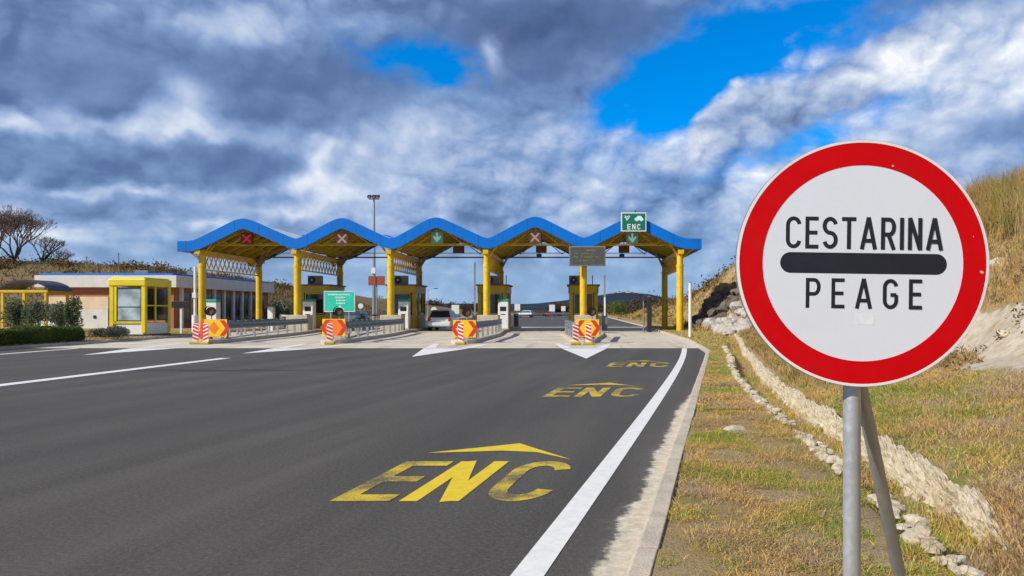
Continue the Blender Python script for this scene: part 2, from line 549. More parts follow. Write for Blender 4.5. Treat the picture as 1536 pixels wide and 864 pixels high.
def make_grass(name, cols, patch, trans=.25):
    """cols: three straw colours, patch: green; per-blade random value in attribute rnd"""
    m, g, b = nodemat(name)
    pos = g.n('ShaderNodeNewGeometry').outputs['Position']
    at = g.n('ShaderNodeAttribute'); at.attribute_name = 'rnd'
    r = at.outputs['Fac']
    px_, py_, pz_ = g.sep(pos)
    pq = g.comb(px_, g.mul(py_, .8), 0.0)
    n1 = g.noise(pq, 1.3, 5, .65)
    n4 = g.noise(g.comb(g.add(px_, 31.0), py_, 0.0), .8, 5, .65)
    c = g.mix(g.ss(g.add(r, g.mul(g.sub(n1, .5), 5.5)), .25, .75), cols[0], cols[1])
    c = g.mix(g.ss(g.add(r, g.mul(g.sub(n4, .5), 4.0)), .72, 1.0), c, cols[2])
    gr = g.ss(g.add(g.noise(pos, .75, 5, .62), g.mul(g.sub(r, .5), .22)), .49, .60)
    c = g.mix(g.mul(gr, .9), c, patch)
    g.put(b.inputs['Base Color'], c)
    b.inputs['Roughness'].default_value = .8
    b.inputs['Specular IOR Level'].default_value = .2
    tr = g.n('ShaderNodeBsdfTranslucent'); g.put(tr.inputs[0], c)
    mx = g.n('ShaderNodeMixShader'); mx.inputs[0].default_value = trans
    out = g.nt.nodes['Material Output']
    g.nt.links.new(b.outputs[0], mx.inputs[1]); g.nt.links.new(tr.outputs[0], mx.inputs[2])
    g.nt.links.new(mx.outputs[0], out.inputs[0])
    return m


M['drygrass'] = make_grass('dry_grass', [(.70, .48, .16), (.56, .40, .24), (.42, .29, .16)], (.26, .36, .04))
M['hillgrass'] = make_grass('hill_grass', [(.46, .29, .09), (.52, .38, .18), (.28, .18, .08)], (.22, .21, .06))
M['hillbrown'] = make_grass('hill_brown', [(.27, .185, .08), (.22, .15, .08), (.13, .09, .05)], (.14, .13, .05))
M['scrub'] = make_grass('scrub', [(.20, .12, .05), (.28, .18, .09), (.12, .08, .045)], (.07, .085, .03))
M['hedge'] = make_grass('hedge_leaf', [(.09, .13, .025), (.13, .17, .035), (.20, .21, .05)], (.11, .16, .03))
M['olive'] = make_grass('olive_leaf', [(.11, .145, .08), (.17, .20, .125), (.24, .27, .18)], (.14, .17, .09))
M['heath'] = make_grass('heath_leaf', [(.10, .085, .08), (.13, .12, .10), (.17, .16, .13)], (.09, .12, .07))
M['farwood'] = make_grass('far_wood', [(.085, .055, .035), (.11, .07, .045), (.06, .05, .035)], (.045, .055, .03))
M['farhill'] = mat('far_hill', (.020, .030, .045), .95, .3, .004, spec=.1)  # blue of the distance haze is put into the base colour

# ------------------------------------------------------------------ mesh helpers


def tag(o, label=None, cat=None, group=None, kind=None):
    if label: o['label'] = label
    if cat: o['category'] = cat
    if group: o['group'] = group
    if kind: o['kind'] = kind
    return o


def empty(name, loc, rz=0.0, label=None, cat=None, group=None):
    o = bpy.data.objects.new(name, None)
    COL.objects.link(o)
    o.location = loc; o.rotation_euler = (0, 0, rz)
    o.empty_display_size = .3
    return tag(o, label, cat, group)


class MB:
    def __init__(s):
        s.v = []; s.f = []

    def addm(s, verts, faces):
        b = len(s.v)
        s.v += [tuple(p) for p in verts]
        s.f += [tuple(b + i for i in f) for f in faces]
        return s

    def box(s, c, d, rz=0.0, ry=0.0, rx=0.0):
        hx, hy, hz = d[0] / 2, d[1] / 2, d[2] / 2
        m = Matrix.Rotation(rz, 3, 'Z') @ Matrix.Rotation(ry, 3, 'Y') @ Matrix.Rotation(rx, 3, 'X')
        vs = [Vector(c) + m @ Vector((x, y, z)) for x in (-hx, hx) for y in (-hy, hy) for z in (-hz, hz)]
        return s.addm(vs, [(0, 1, 3, 2), (4, 6, 7, 5), (0, 4, 5, 1), (2, 3, 7, 6), (0, 2, 6, 4), (1, 5, 7, 3)])

    def cyl(s, p0, p1, r0, r1=None, n=16, caps=True):
        if r1 is None: r1 = r0
        p0 = Vector(p0); p1 = Vector(p1)
        d = (p1 - p0).normalized()
        a = Vector((0, 0, 1)) if abs(d.z) < .9 else Vector((1, 0, 0))
        u = d.cross(a).normalized(); w = d.cross(u)
        vs = []
        for p, r in ((p0, r0), (p1, r1)):
            for i in range(n):
                t = 2 * math.pi * i / n
                vs.append(p + u * r * math.cos(t) + w * r * math.sin(t))
        fs = [(i, (i + 1) % n, n + (i + 1) % n, n + i) for i in range(n)]
        if caps:
            fs += [tuple(reversed(range(n))), tuple(range(n, 2 * n))]
        return s.addm(vs, fs)

    def tube(s, pts, r, n=6, r1=None):
        N = len(pts)
        for i in range(N - 1):
            ra = r if r1 is None else r + (r1 - r) * i / (N - 1)
            rb = r if r1 is None else r + (r1 - r) * (i + 1) / (N - 1)
            s.cyl(pts[i], pts[i + 1], ra, rb, n)
        return s

    def prism(s, pts, y0, y1, plane='XZ'):
        """closed 2-D outline given thickness along the third axis"""
        n = len(pts)
        def P(a, b, t):
            return (a, t, b) if plane == 'XZ' else ((a, b, t) if plane == 'XY' else (t, a, b))
        vs = [P(a, b, y0) for a, b in pts] + [P(a, b, y1) for a, b in pts]
        fs = [tuple(range(n)), tuple(reversed(range(n, 2 * n)))] + [(i, n + i, n + (i + 1) % n, (i + 1) % n) for i in range(n)]
        return s.addm(vs, fs)

    def build(s, name, material, parent=None, origin=None, bevel=0.0, smooth=False, seg=2):
        v = s.v
        if origin is not None:
            v = [(p[0] - origin[0], p[1] - origin[1], p[2] - origin[2]) for p in v]
        me = bpy.data.meshes.new(name)
        me.from_pydata(v, [], s.f)
        me.update()
        bm = bmesh.new(); bm.from_mesh(me)
        bmesh.ops.recalc_face_normals(bm, faces=bm.faces)
        bm.to_mesh(me); bm.free()
        if smooth:
            me.polygons.foreach_set('use_smooth', [True] * len(me.polygons))
            try: me.set_sharp_from_angle(angle=R(40))
            except Exception: pass
        me.materials.append(material)
        o = bpy.data.objects.new(name, me)
        COL.objects.link(o)
        if parent is not None: o.parent = parent
        if origin is not None: o.location = origin
        if bevel:
            md = o.modifiers.new('bevel', 'BEVEL'); md.width = bevel; md.segments = seg; md.limit_method = 'ANGLE'
        return o


def copy_tree(o, parent=None):
    c = o.copy(); COL.objects.link(c)
    if parent is not None: c.parent = parent
    for ch in list(o.children): copy_tree(ch, c)
    return c


def kids_mat(root, old, new):
    """give a copied thing its own material on the parts that wear `old`"""
    for ch in root.children_recursive:
        if ch.type == 'MESH' and ch.data.materials and ch.data.materials[0] == old:
            ch.data = ch.data.copy(); ch.data.materials[0] = new


# value noise in numpy
_perm = rng.random((256, 256))


def vnoise(x, y):
    x = np.asarray(x, float); y = np.asarray(y, float)
    xi = np.floor(x).astype(int); yi = np.floor(y).astype(int)
    fx = x - xi; fy = y - yi
    fx = fx * fx * (3 - 2 * fx); fy = fy * fy * (3 - 2 * fy)
    a = _perm[xi & 255, yi & 255]; b = _perm[(xi + 1) & 255, yi & 255]
    c = _perm[xi & 255, (yi + 1) & 255]; d = _perm[(xi + 1) & 255, (yi + 1) & 255]
    return (a + (b - a) * fx) * (1 - fy) + (c + (d - c) * fx) * fy - .5


def fbm(x, y, o=4):
    r = 0; a = 1
    for i in range(o):
        r = r + a * vnoise(x * 2 ** i + 17.3 * i, y * 2 ** i + 9.1 * i); a *= .5
    return r


def sstep(t):
    t = np.clip(t, 0, 1); return t * t * (3 - 2 * t)


# ------------------------------------------------------------------ stroke lettering


def arc(cx, cy, rx, ry, a0, a1, n=12):
    return [(cx + rx * math.cos(R(a0 + (a1 - a0) * i / n)), cy + ry * math.sin(R(a0 + (a1 - a0) * i / n))) for i in range(n + 1)]


def glyph(ch, w, t):
    l, r, b, u = t / 2, w - t / 2, t / 2, 1 - t / 2
    c = w / 2; rx = (r - l) / 2; ry = min(rx * 1.15, .3); mid = .5
    if ch == 'C': return [arc(c, u - ry, rx, ry, 8, 180) + arc(c, b + ry, rx, ry, 180, 352)]
    if ch == 'G': return [arc(c, u - ry, rx, ry, 12, 180) + arc(c, b + ry, rx, ry, 180, 360) + [(r, .47)], [(r, .47), (c, .47)]]
    if ch == 'E': return [[(l, 0), (l, 1)], [(l, u), (w, u)], [(l, mid), (w * .92, mid)], [(l, b), (w, b)]]
    if ch == 'F': return [[(l, 0), (l, 1)], [(l, u), (w, u)], [(l, mid), (w * .9, mid)]]
    if ch == 'T': return [[(0, u), (w, u)], [(c, 0), (c, u)]]
    if ch == 'I': return [[(l, 0), (l, 1)]]
    if ch == 'N': return [[(l, 0), (l, 1)], [(l, 1), (r, 0)], [(r, 0), (r, 1)]]
    if ch == 'A': return [[(t * .45, 0), (c, 1)], [(c, 1), (w - t * .45, 0)], [(w * .22, .27), (w * .78, .27)]]
    if ch == 'V': return [[(t * .45, 1), (c, 0)], [(c, 0), (w - t * .45, 1)]]
    if ch == 'P' or ch == 'R':
        rr = .5 * (u - .47)
        bowl = [(l, u), (c, u)] + arc(c + (r - c) * .15, u - rr, (r - c) * .85, rr, 90, -90) + [(l, u - 2 * rr)]
        out = [[(l, 0), (l, 1)], bowl]
        if ch == 'R': out.append([(c, u - 2 * rr), (r, 0)])
        return out
    if ch == 'S':
        ry2 = (u - b) / 4
        return [arc(c, u - ry2, rx, ry2, 15, 270, 16)[:-1] + arc(c, b + ry2, rx, ry2, 90, -165, 16)]
    return []


def ribbon(pts, t):
    P = [Vector((a, b)) for a, b in pts]
    L, Rr = [], []
    for i, p in enumerate(P):
        d0 = (P[i] - P[i - 1]).normalized() if i > 0 else None
        d1 = (P[i + 1] - P[i]).normalized() if i < len(P) - 1 else None
        d = d0 if d1 is None else (d1 if d0 is None else (d0 + d1).normalized())
        k = 1.0
        if d0 is not None and d1 is not None: k = 1 / max(.5, d.dot(d0))
        n = Vector((-d.y, d.x)) * t / 2 * k
        L.append(p + n); Rr.append(p - n)
    return L, Rr


def text_faces(s, x0, widths, gap, t, mapf, step):
    """mapf(u, v, layer) -> 3-D point; every stroke gets its own tiny layer so that none are coplanar"""
    mb = MB(); x = x0; k = 0
    for i, ch in enumerate(s):
        w = widths[i] if isinstance(widths, list) else (t if ch == 'I' else widths)
        for st in glyph(ch, w, t):
            L, Rr = ribbon(st, t)
            n = len(L)
            vs = [mapf(x + p.x, p.y, k * step) for p in L] + [mapf(x + p.x, p.y, k * step) for p in Rr]
            mb.addm(vs, [(j, j + 1, n + j + 1, n + j) for j in range(n - 1)])
            k += 1
        x += w + gap
    return mb, x - gap


# ------------------------------------------------------------------ ground, roads
KERB = [(-3.4, -15.0), (4.2, 24.1), (4.95, 33.5), (5.3, 49.7), (5.6, 62), (6.2, 200), (6.5, 600)]
LKERB = [(-20.5, -15.0), (-20.5, 31), (-21.0, 41), (-22.3, 47), (-22.3, 60), (-20, 100), (-19, 200), (-15, 600)]
DITCH = [(-15, 0.2), (2.0, 2.15), (4.0, 2.32), (5.0, 2.45), (6.2, 2.55), (7.6, 2.70), (9.5, 2.88), (11.1, 3.02), (13.7, 3.38), (16.8, 3.88), (21.7, 4.82), (25, 5.35), (33, 7.0), (41, 8.4), (60, 10.4), (120, 11), (600, 12)]


def kx(y): return np.interp(y, [p[1] for p in KERB], [p[0] for p in KERB])
def lkx(y): return np.interp(y, [p[1] for p in LKERB], [p[0] for p in LKERB])
def dx_(y): return np.interp(y, [p[0] for p in DITCH], [p[1] for p in DITCH])


def ground_z(x, y, detail=True):
    x = np.asarray(x, float); y = np.asarray(y, float)
    k = kx(y); lk = lkx(y); dc = dx_(y)
    z = np.full(np.broadcast(x, y).shape, .085)
    # verge and ditch on the right
    d = x - dc
    verge = .10 + .03 * fbm(x * .7, y * .7, 3)
    dd = np.interp(y, [0, 30, 40, 44], [1, 1, .5, 0])
    ditch = -.30 * dd * np.exp(-(d / .36) ** 4)
    # embankment profile: base width shrinks away from the camera
    rz = np.interp(y, [0, 20, 45, 65, 80, 150, 240], [5.5, 5.75, 5.0, 4.5, 3.0, 2.1, .3])
    sc = np.interp(y, [0, 22, 40, 55, 80, 300], [1.0, 1.0, .7, .42, .5, .9])
    base = np.interp(y, [0, 38, 50, 300], [0, 0, -2.4, -2.0])
    q = (d - base) / sc + .9 * fbm(x * .22 + 5, y * .22, 3) * np.clip((d - .8) / 2, 0, 1)
    prof = np.interp(q, [.5, 2.0, 3.4, 3.9, 4.8, 6.2, 8.0, 9.6, 13, 40], [0, .20, .52, .95, 1.75, 2.6, 4.1, 4.9, 5.2, 5.6]) / 5.2
    emb = prof * rz * (1 + .10 * fbm(x * .5, y * .5, 4))
    rough = .22 * fbm(x * 1.1, y * 1.1, 4) * np.clip((q - 2.6) / 2, 0, 1)
    right = verge + ditch + emb + rough
    z = np.where(x > k + .06, right, z)
    # left verge and hill
    lz = .12 + np.interp(-x, [26, 31, 38, 48, 66, 90], [0, 1.9, 4.3, 5.9, 6.6, 6.8]) * sstep((y - 60) / 18) * np.interp(y, [0, 90, 260], [1, 1, .3]) * (1 + .12 * fbm(x * .12, y * .12, 3))
    lz = lz + .35 * fbm(x * .5, y * .5, 3) * sstep((lz - .3) / 1.5)
    z = np.where(x < lk - .06, lz, z)
    inroad = (x <= k + .06) & (x >= lk - .06) & (y < 600)
    z = np.where(inroad, -.07, z)
    return z


def rocky(x, y):
    z = ground_z(x, y)
    band = np.exp(-((z - 1.0 - .25 * fbm(x * .4, y * .4, 3)) / .42) ** 4) * np.interp(y, [7, 9, 22, 30], [0, 1, 1, 0]) * (x > dx_(y) + 1.5)
    return np.clip(band * (1.15 + 1.3 * fbm(x * .8 + 3, y * .8, 4)), 0, 1)


def axis(segs):
    out = []
    for a, b, st in segs:
        out += list(np.arange(a, b, st))
    return np.array(out + [segs[-1][1]])


def build_ground():
    # columns follow the kerb and the ditch so that the steps stay crisp
    ys = axis([(-15, 2, 1.0), (2, 14, .13), (14, 30, .25), (30, 70, .6), (70, 160, 2.5), (160, 600, 15), (600, 6000, 300)])
    offs_r = axis([(.05, .15, .05), (.15, 8.5, .12), (8.5, 16, .35), (16, 40, 2), (40, 200, 20), (200, 4200, 400)])
    offs_l = axis([(.05, .15, .05), (.15, 3, .5), (3, 70, 1.6), (70, 300, 23), (300, 4300, 400)])
    rows = []
    for y in ys:
        k = float(kx(y)); l = float(lkx(y))
        xs = np.concatenate([(l - offs_l)[::-1], np.linspace(l + .04, k - .04, 10), k + offs_r])
        rows.append(np.stack([xs, np.full_like(xs, y)], 1))
    A = np.array(rows)
    # beyond 600 m everything is plain ground
    Z = ground_z(A[..., 0], A[..., 1])
    V = np.concatenate([A, Z[..., None]], -1)
    nr, nc = A.shape[:2]
    idx = np.arange(nr * nc).reshape(nr, nc)
    faces = np.stack([idx[:-1, :-1], idx[:-1, 1:], idx[1:, 1:], idx[1:, :-1]], -1).reshape(-1, 4)
    me = bpy.data.meshes.new('ground')
    me.from_pydata(V.reshape(-1, 3).tolist(), [], faces.tolist())
    me.polygons.foreach_set('use_smooth', [True] * len(me.polygons))
    at = me.attributes.new('rocky', 'FLOAT', 'POINT')
    at.data.foreach_set('value', np.asarray(rocky(A[..., 0], A[..., 1]), dtype=np.float32).ravel())
    me.materials.append(M['ground'])
    o = bpy.data.objects.new('ground', me); COL.objects.link(o)
    o['kind'] = 'structure'


build_ground()


def strip_between(name, y0, y1, z, m, step=2.0):
    ys = list(np.arange(y0, y1, step)) + [y1]
    mb = MB(); vs = []
    for y in ys:
        a, b = float(lkx(y)), float(kx(y))
        for i in range(9): vs.append((a + (b - a) * i / 8, y, z))
    fs = []
    for j in range(len(ys) - 1):
        for i in range(8):
            q = j * 9 + i; fs.append((q, q + 1, q + 10, q + 9))
    mb.addm(vs, fs)
    return tag(mb.build(name, m), kind='structure')


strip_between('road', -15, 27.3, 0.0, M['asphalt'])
strip_between('concrete_apron', 27.3, 63, 0.004, M['concrete'], 1.5)
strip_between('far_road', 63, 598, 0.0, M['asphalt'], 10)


def kerb(name, line, side, y_from, y_to, w=.14, h=.11, unit=1.0):
    mb = MB()
    ys = [p[1] for p in line]; xs = [p[0] for p in line]
    y = y_from
    while y < y_to:
        L = unit if y < 60 else 8
        y2 = min(y + L, y_to)
        xa = float(np.interp(y + .006, ys, xs)); xb = float(np.interp(y2 - .006, ys, xs))
        dz = random.uniform(-.006, .006); dxo = random.uniform(-.004, .004)
        s = side
        vs = []
        for (xx, yy) in ((xa, y + .005), (xb, y2 - .005)):
            vs += [(xx + dxo, yy, -.1), (xx + dxo + .012 * s, yy, h + dz - .015), (xx + dxo + .03 * s, yy, h + dz), (xx + dxo + w * s, yy, h + dz), (xx + dxo + w * s, yy, -.1)]
        fs = [(i, i + 1, 6 + i, 5 + i) for i in range(4)] + [(0, 5, 9, 4), (4, 3, 2, 1, 0), (5, 6, 7, 8, 9)]
        mb.addm(vs, fs)
        y = y2
    return tag(mb.build(name, M['kerb'], bevel=.006), kind='structure')


kerb('kerb', KERB, 1, -4, 200)
kerb('kerb', LKERB, -1, 0, 150)

# ---- painted markings


def line_mark(pts, w, z=.004, m=None, name='road_marking'):
    mb = MB()
    L, Rr = ribbon(pts, w)
    n = len(L)
    mb.addm([(p.x, p.y, z) for p in L] + [(p.x, p.y, z) for p in Rr], [(j, j + 1, n + j + 1, n + j) for j in range(n - 1)])
    return tag(mb.build(name, m or M['mark_white']), kind='structure')


def poly_mark(pts, z=.004, m=None, name='road_marking'):
    mb = MB().addm([(a, b, z) for a, b in pts], [tuple(range(len(pts)))])
    return tag(mb.build(name, m or M['mark_white']), kind='structure')


edge_pts = [(-1.9, -4.5), (-.24, 3.87), (.237, 6.53), (.545, 8.1), (1.20, 11.4), (2.32, 17.3), (3.75, 26.1), (4.08, 28.3)]
_ey = np.linspace(-4.5, 27.22, 60)
_c = np.polyfit([p[1] for p in edge_pts], [p[0] for p in edge_pts], 3)
line_mark([(float(np.polyval(_c, v)), float(v)) for v in _ey], .175)
line_mark([(-11.0, 8.0), (-10.85, 13.75), (-10.4, 21.6)], .34)
line_mark([(-18.45, 8), (-18.45, 20), (-18.6, 27.2)], .25)
line_mark([(-18.6, 27.4), (-18.9, 36)], .22, z=.008)


def vee(tx, ty, nx, ny, hw):
    """solid arrow tip pointing at the camera, two arms running to the island nose"""
    poly_mark([(tx, ty), (nx + hw * .74, 27.2), (nx - hw * .74, 27.2)], z=.004)
    for sg in (-1, 1):
        x1 = nx + sg * hw * .74; x2 = nx + sg * (hw + .05)
        poly_mark([(x1, 27.35), (x2, ny), (x2 - sg * .2, ny), (x1 - sg * .42, 27.35)], z=.008)


ISL = [(-15.75, -17.9), (-10.45, -11.96), (-4.9, -5.85), (.20, .30)]       # nose x at y 31.2, column x at y 46.7
tips = [(-15.6, 23.0), (-11.0, 23.9), (-5.05, 22.2), (.22, 21.4)]
for (nx, cx), (tx, ty) in zip(ISL, tips):
    vee(tx, ty, nx, 31.0, 1.15)


def enc_road(x0, y0, first=False):
    sh = .165
    def mp(u, v, k):
        return (x0 + u + sh * v * 1.42, y0 + v * 1.42, .0035 + k)
    t = .135
    for i, (ch, off) in enumerate((('E', 0), ('N', .51), ('C', 1.08))):
        w = .44 if ch != 'C' else .50
        mb, _ = text_faces(ch, off, w * 1.0, 0, t, mp, .0003)
        o = mb.build('road_lettering', M['mark_yellow_fresh' if (ch == 'N' and first) else 'mark_yellow'])
        tag(o, kind='structure')
    ax = x0 + .14
    poly_mark([(ax + .20, y0 + 1.82), (ax + 1.07, y0 + 2.34), (ax + 1.62, y0 + 1.50), (ax + 1.28, y0 + 1.86), (ax + .93, y0 + 1.94)], m=M['mark_yellow_fresh' if first else 'mark_yellow'], name='road_marking')


enc_road(-1.83, 5.38, True)
enc_road(-.60, 11.9)
enc_road(.66, 18.3)

# ------------------------------------------------------------------ rocks, ditch walls
_ico = bmesh.new(); bmesh.ops.create_icosphere(_ico, subdivisions=2, radius=1.0)
ICO_V = np.array([v.co[:] for v in _ico.verts]); ICO_F = [tuple(v.index for v in f.verts) for f in _ico.faces]
_ico.free()
_ico = bmesh.new(); bmesh.ops.create_icosphere(_ico, subdivisions=1, radius=1.0)
ICO1_V = np.array([v.co[:] for v in _ico.verts]); ICO1_F = [tuple(v.index for v in f.verts) for f in _ico.faces]
_ico.free()


def rock(mb, c, s, seed, fine=True):
    V, Fc = (ICO_V, ICO_F) if fine else (ICO1_V, ICO1_F)
    r = np.random.default_rng(seed)
    V = V.copy()
    for _ in range(6):      # chop with random planes for facets
        n = r.normal(size=3); n /= np.linalg.norm(n)
        d = r.uniform(.45, .85)
        t = V @ n
        V -= np.clip(t - d, 0, None)[:, None] * n
    V *= 1 + r.normal(size=(len(V), 1)) * .04
    a = r.uniform(0, 6.28)
    V = V * np.array(s)
    ca, sa = math.cos(a), math.sin(a)
    X = V[:, 0] * ca - V[:, 1] * sa; Y = V[:, 0] * sa + V[:, 1] * ca
    mb.addm(np.stack([X + c[0], Y + c[1], V[:, 2] + c[2]], 1).tolist(), Fc)


def ditch_wall(off, y0, y1, levels, size, name, label):
    mb = MB(); y = y0; sd = int(y0 * 100 + off * 1000) & 0xffff
    while y < y1:
        s = size * random.uniform(.6, 1.35)
        x = float(dx_(y)) + off
        for l in range(levels):
            ss = s * random.uniform(.6, 1.1)
            ox = (off / abs(off)) * (l * .07) + random.uniform(-.06, .06)
            rock(mb, (x + ox, y + random.uniform(-.1, .1), .10 - .10 * (levels - 1 - l) * (1 if levels > 1 else 0) + (.03 if levels > 1 else 0)), (ss * random.uniform(.8, 1.3), ss * random.uniform(.8, 1.5), ss * random.uniform(.5, .8)), sd, y < 12)
            sd += 1
        y += s * random.uniform(.75, 1.25) * (1 if y < 20 else 1.5)
    o = mb.build(name, M['limestone'], origin=(float(dx_(y0)) + off, y0, 0))
    return tag(o, label, 'stone wall')


def cells(u, v, seed):
    """distance to the nearest jittered cell centre"""
    r = np.random.default_rng(seed).random((512, 64, 2))
    ui = np.floor(u).astype(int); vi = np.floor(v).astype(int)
    best = np.full(u.shape, 9.0); second = np.full(u.shape, 9.0)
    for du in (-1, 0, 1):
        for dv in (-1, 0, 1):
            j = r[(ui + du) & 511, (vi + dv) & 63]
            d = np.hypot(ui + du + j[..., 0] - u, vi + dv + j[..., 1] - v)
            second = np.minimum(second, np.maximum(best, d)); best = np.minimum(best, d)
    return best, second


def rubble_wall():
    ys = np.concatenate([np.arange(2.5, 14, .022), np.arange(14, 43, .07)])
    t = np.linspace(0, 1, 34)
    Y, T = np.meshgrid(ys, t, indexing='ij')
    top = (.09 + .08 * fbm(ys * 1.6, ys * 0 + 2, 4)) * np.interp(ys, [4.2, 5.2], [.1, 1]) - np.interp(ys, [4.0, 5.4], [.30, 0])
    wid = .17 + .10 * fbm(ys * .9, ys * 0 + 8, 3)
    off = np.interp(T, [0, .12, .62, .72, .9, 1], [0.25, .27, .30, .325, .38, .43])
    Z = np.interp(T, [0, .62, .72, .9, 1], [0, 1, 1, 1, 0])
    zlow = np.interp(T, [0, .62, 1], [-.34, 0, 0]); 
    zz = np.where(T < .62, -.26 + (top[:, None] + .26) * (T / .62) ** .9, np.where(T < .9, top[:, None], top[:, None] - (T - .9) * 2.4))
    X = dx_(Y) + .25 + (off - .25) * (wid[:, None] / .17) ** .5
    u = Y * 5.5; v = T * 4.6 + .4 * fbm(Y * 2, Y * 0 + 1, 2)
    f1, f2 = cells(u, v, 4)
    g1, g2 = cells(u * 2.3, v * 2.3, 9)
    bump = np.clip(f2 - f1, 0, .30) * .15 + np.clip(g2 - g1, 0, .5) * .045 + .05 * fbm(Y * 7, T * 9, 3)
    face = np.clip(1 - T / .75, 0, 1)
    X = X - bump * (.35 + .65 * face); zz = zz + bump * (1 - face) * .9
    V = np.stack([X, Y, zz], -1).reshape(-1, 3)
    nr, nc = X.shape; idx = np.arange(nr * nc).reshape(nr, nc)
    fs = np.stack([idx[:-1, :-1], idx[:-1, 1:], idx[1:, 1:], idx[1:, :-1]], -1).reshape(-1, 4)
    mb = MB(); mb.v = [tuple(p) for p in V]; mb.f = [tuple(f) for f in fs]
    o = mb.build('rubble_wall', M['limestone'], origin=(2.9, 2.6, 0))
    tag(o, 'thick pale limestone rubble wall lining the far side of the drainage ditch', 'stone wall')


def stone_edging():
    root = empty('stone_edging', (float(dx_(2.6)) - .33, 2.6, .05), 0, 'thin broken row of pale stones along the road side of the ditch', 'stone edging')
    ox, oy, oz = root.location
    y = 2.7; sd = 5000; mb = MB()
    while y < 26:
        gap = fbm(np.array([y * 1.1]), np.array([3.3]), 3)[0]
        s = .034 * random.uniform(.4, 1.6) * (1 + .035 * y)
        if gap > -.35:
            for q in range(2 if random.random() < .6 else 1):
                rock(mb, (float(dx_(y)) - .37 + random.uniform(-.06, .05) - ox, y - oy + random.uniform(-.04, .04), .115 - oz + q * .02 - random.random() * .03), (s * random.uniform(.8, 1.4), s * random.uniform(.8, 1.7), s * random.uniform(.45, .8)), sd, y < 9); sd += 1
        y += s * random.uniform(1.0, 1.9)
    o = mb.build('stones', M['limestone'], root); o['kind'] = 'stuff'


rubble_wall()
stone_edging()
for i, (x, y, s, lb) in enumerate([(2.25, 4.62, .12, 'pale loose boulder lying in the ditch just right of the big sign pole'),
                                   (1.70, 7.95, .15, 'flat pale stone sunk in the middle of the dry verge'),
                                   (4.35, 21.5, .16, 'small pale stone beside the kerb bend near the apron')]):
    mb = MB(); z = float(ground_z(x, y))
    rock(mb, (x, y, z + s * .02), (s * 1.3, s * .9, s * .35), 900 + i)
    tag(mb.build('stone', M['limestone'], origin=(x, y, z)), lb, 'stone')

# boulders of the cut slope
spots = [(8.6, 13.4, .32), (7.0, 12.0, .2), (9.0, 15.8, .4)]
blab = ['pale limestone boulder in the middle of the bare cut right of the round sign', 'small pale rock low on the bare cut right of the round sign', 'largest pale boulder high on the bare cut right of the round sign']
for i, (x, y, s) in enumerate(spots):
    mb = MB(); z = float(ground_z(x, y))
    rock(mb, (x, y, z - s * .05), (s * .9, s * .8, s * .42), 700 + i)
    tag(mb.build('boulder', M['limestone'], origin=(x, y, z)), blab[i], 'boulder', 'boulders in the embankment cut')


def outcrop(name, x0, x1, y0, y1, h, m, seed, label, n=60, s0=.35, s1=.95):
    mb = MB(); r = random.Random(seed)
    for i in range(n):
        u, v = r.random(), r.random()
        x = x0 + (x1 - x0) * u; y = y0 + (y1 - y0) * v
        s = r.uniform(s0, s1)
        z = float(ground_z(x, y))
        if z > h: continue
        zz = min(z, h) + r.uniform(-.2, .45) * s
        rock(mb, (x, y, zz), (s, s, s * r.uniform(.5, .9)), seed * 100 + i)
    return tag(mb.build(name, m, origin=(x0, y0, 0)), label, 'rock outcrop')


outcrop('rock_outcrop', 8.2, 11.2, 47, 54, 2.7, M['darkrock'], 3, 'dark jagged rock outcrop between the last canopy column and the round sign', 260, .22, .6)
outcrop('rock_outcrop', 8.2, 10.8, 40.5, 46.5, 2.6, M['palerock'], 4, 'pale grey heap of broken rock just left of the round sign rim', 80, .25, .6)

# ------------------------------------------------------------------ grass and foliage


def blades(name, x, y, z, h, w, lean, m, per=1, label=None, cat=None, kind=None, parent=None, origin=None, tri=True):
    """x,y,z root positions; one bent blade (two quads -> 5 verts) per root"""
    n = len(x)
    a = rng.uniform(0, 2 * np.pi, n); b = rng.uniform(0, 2 * np.pi, n)
    hh = h * rng.uniform(.5, 1.3, n); ww = w * rng.uniform(.6, 1.3, n)
    ln = lean * rng.uniform(.3, 1.4, n) * hh
    cx, sx = np.cos(a) * ww / 2, np.sin(a) * ww / 2
    lx, ly = np.cos(b) * ln, np.sin(b) * ln
    P = np.empty((n, 5, 3))
    P[:, 0] = np.stack([x - cx, y - sx, z - .01], 1)
    P[:, 1] = np.stack([x + cx, y + sx, z - .01], 1)
    P[:, 2] = np.stack([x + cx * .8 + lx * .35, y + sx * .8 + ly * .35, z + hh * .6], 1)
    P[:, 3] = np.stack([x - cx * .8 + lx * .35, y - sx * .8 + ly * .35, z + hh * .6], 1)
    P[:, 4] = np.stack([x + lx, y + ly, z + hh * np.maximum(.25, 1 - .35 * lean * rng.random(n))], 1)
    V = P.reshape(-1, 3)
    if origin is not None: V = V - np.array(origin)
    base = np.arange(n)[:, None] * 5
    lv = np.concatenate([base + np.array([[0, 1, 2, 3]]), base + np.array([[3, 2, 4]])], 1).ravel()
    me = bpy.data.meshes.new(name)
    me.vertices.add(n * 5); me.vertices.foreach_set('co', V.ravel())
    me.loops.add(n * 7); me.loops.foreach_set('vertex_index', lv)
    me.polygons.add(n * 2)
    st = (np.arange(n)[:, None] * 7 + np.array([[0, 4]])).ravel()
    me.polygons.foreach_set('loop_start', st)
    me.update(calc_edges=True)
    at = me.attributes.new('rnd', 'FLOAT', 'POINT')
    at.data.foreach_set('value', np.repeat(rng.random(n), 5))
    me.materials.append(m)
    o = bpy.data.objects.new(name, me); COL.objects.link(o)
    if parent is not None: o.parent = parent
    elif origin is not None: o.location = origin
    return tag(o, label, cat, None, kind)


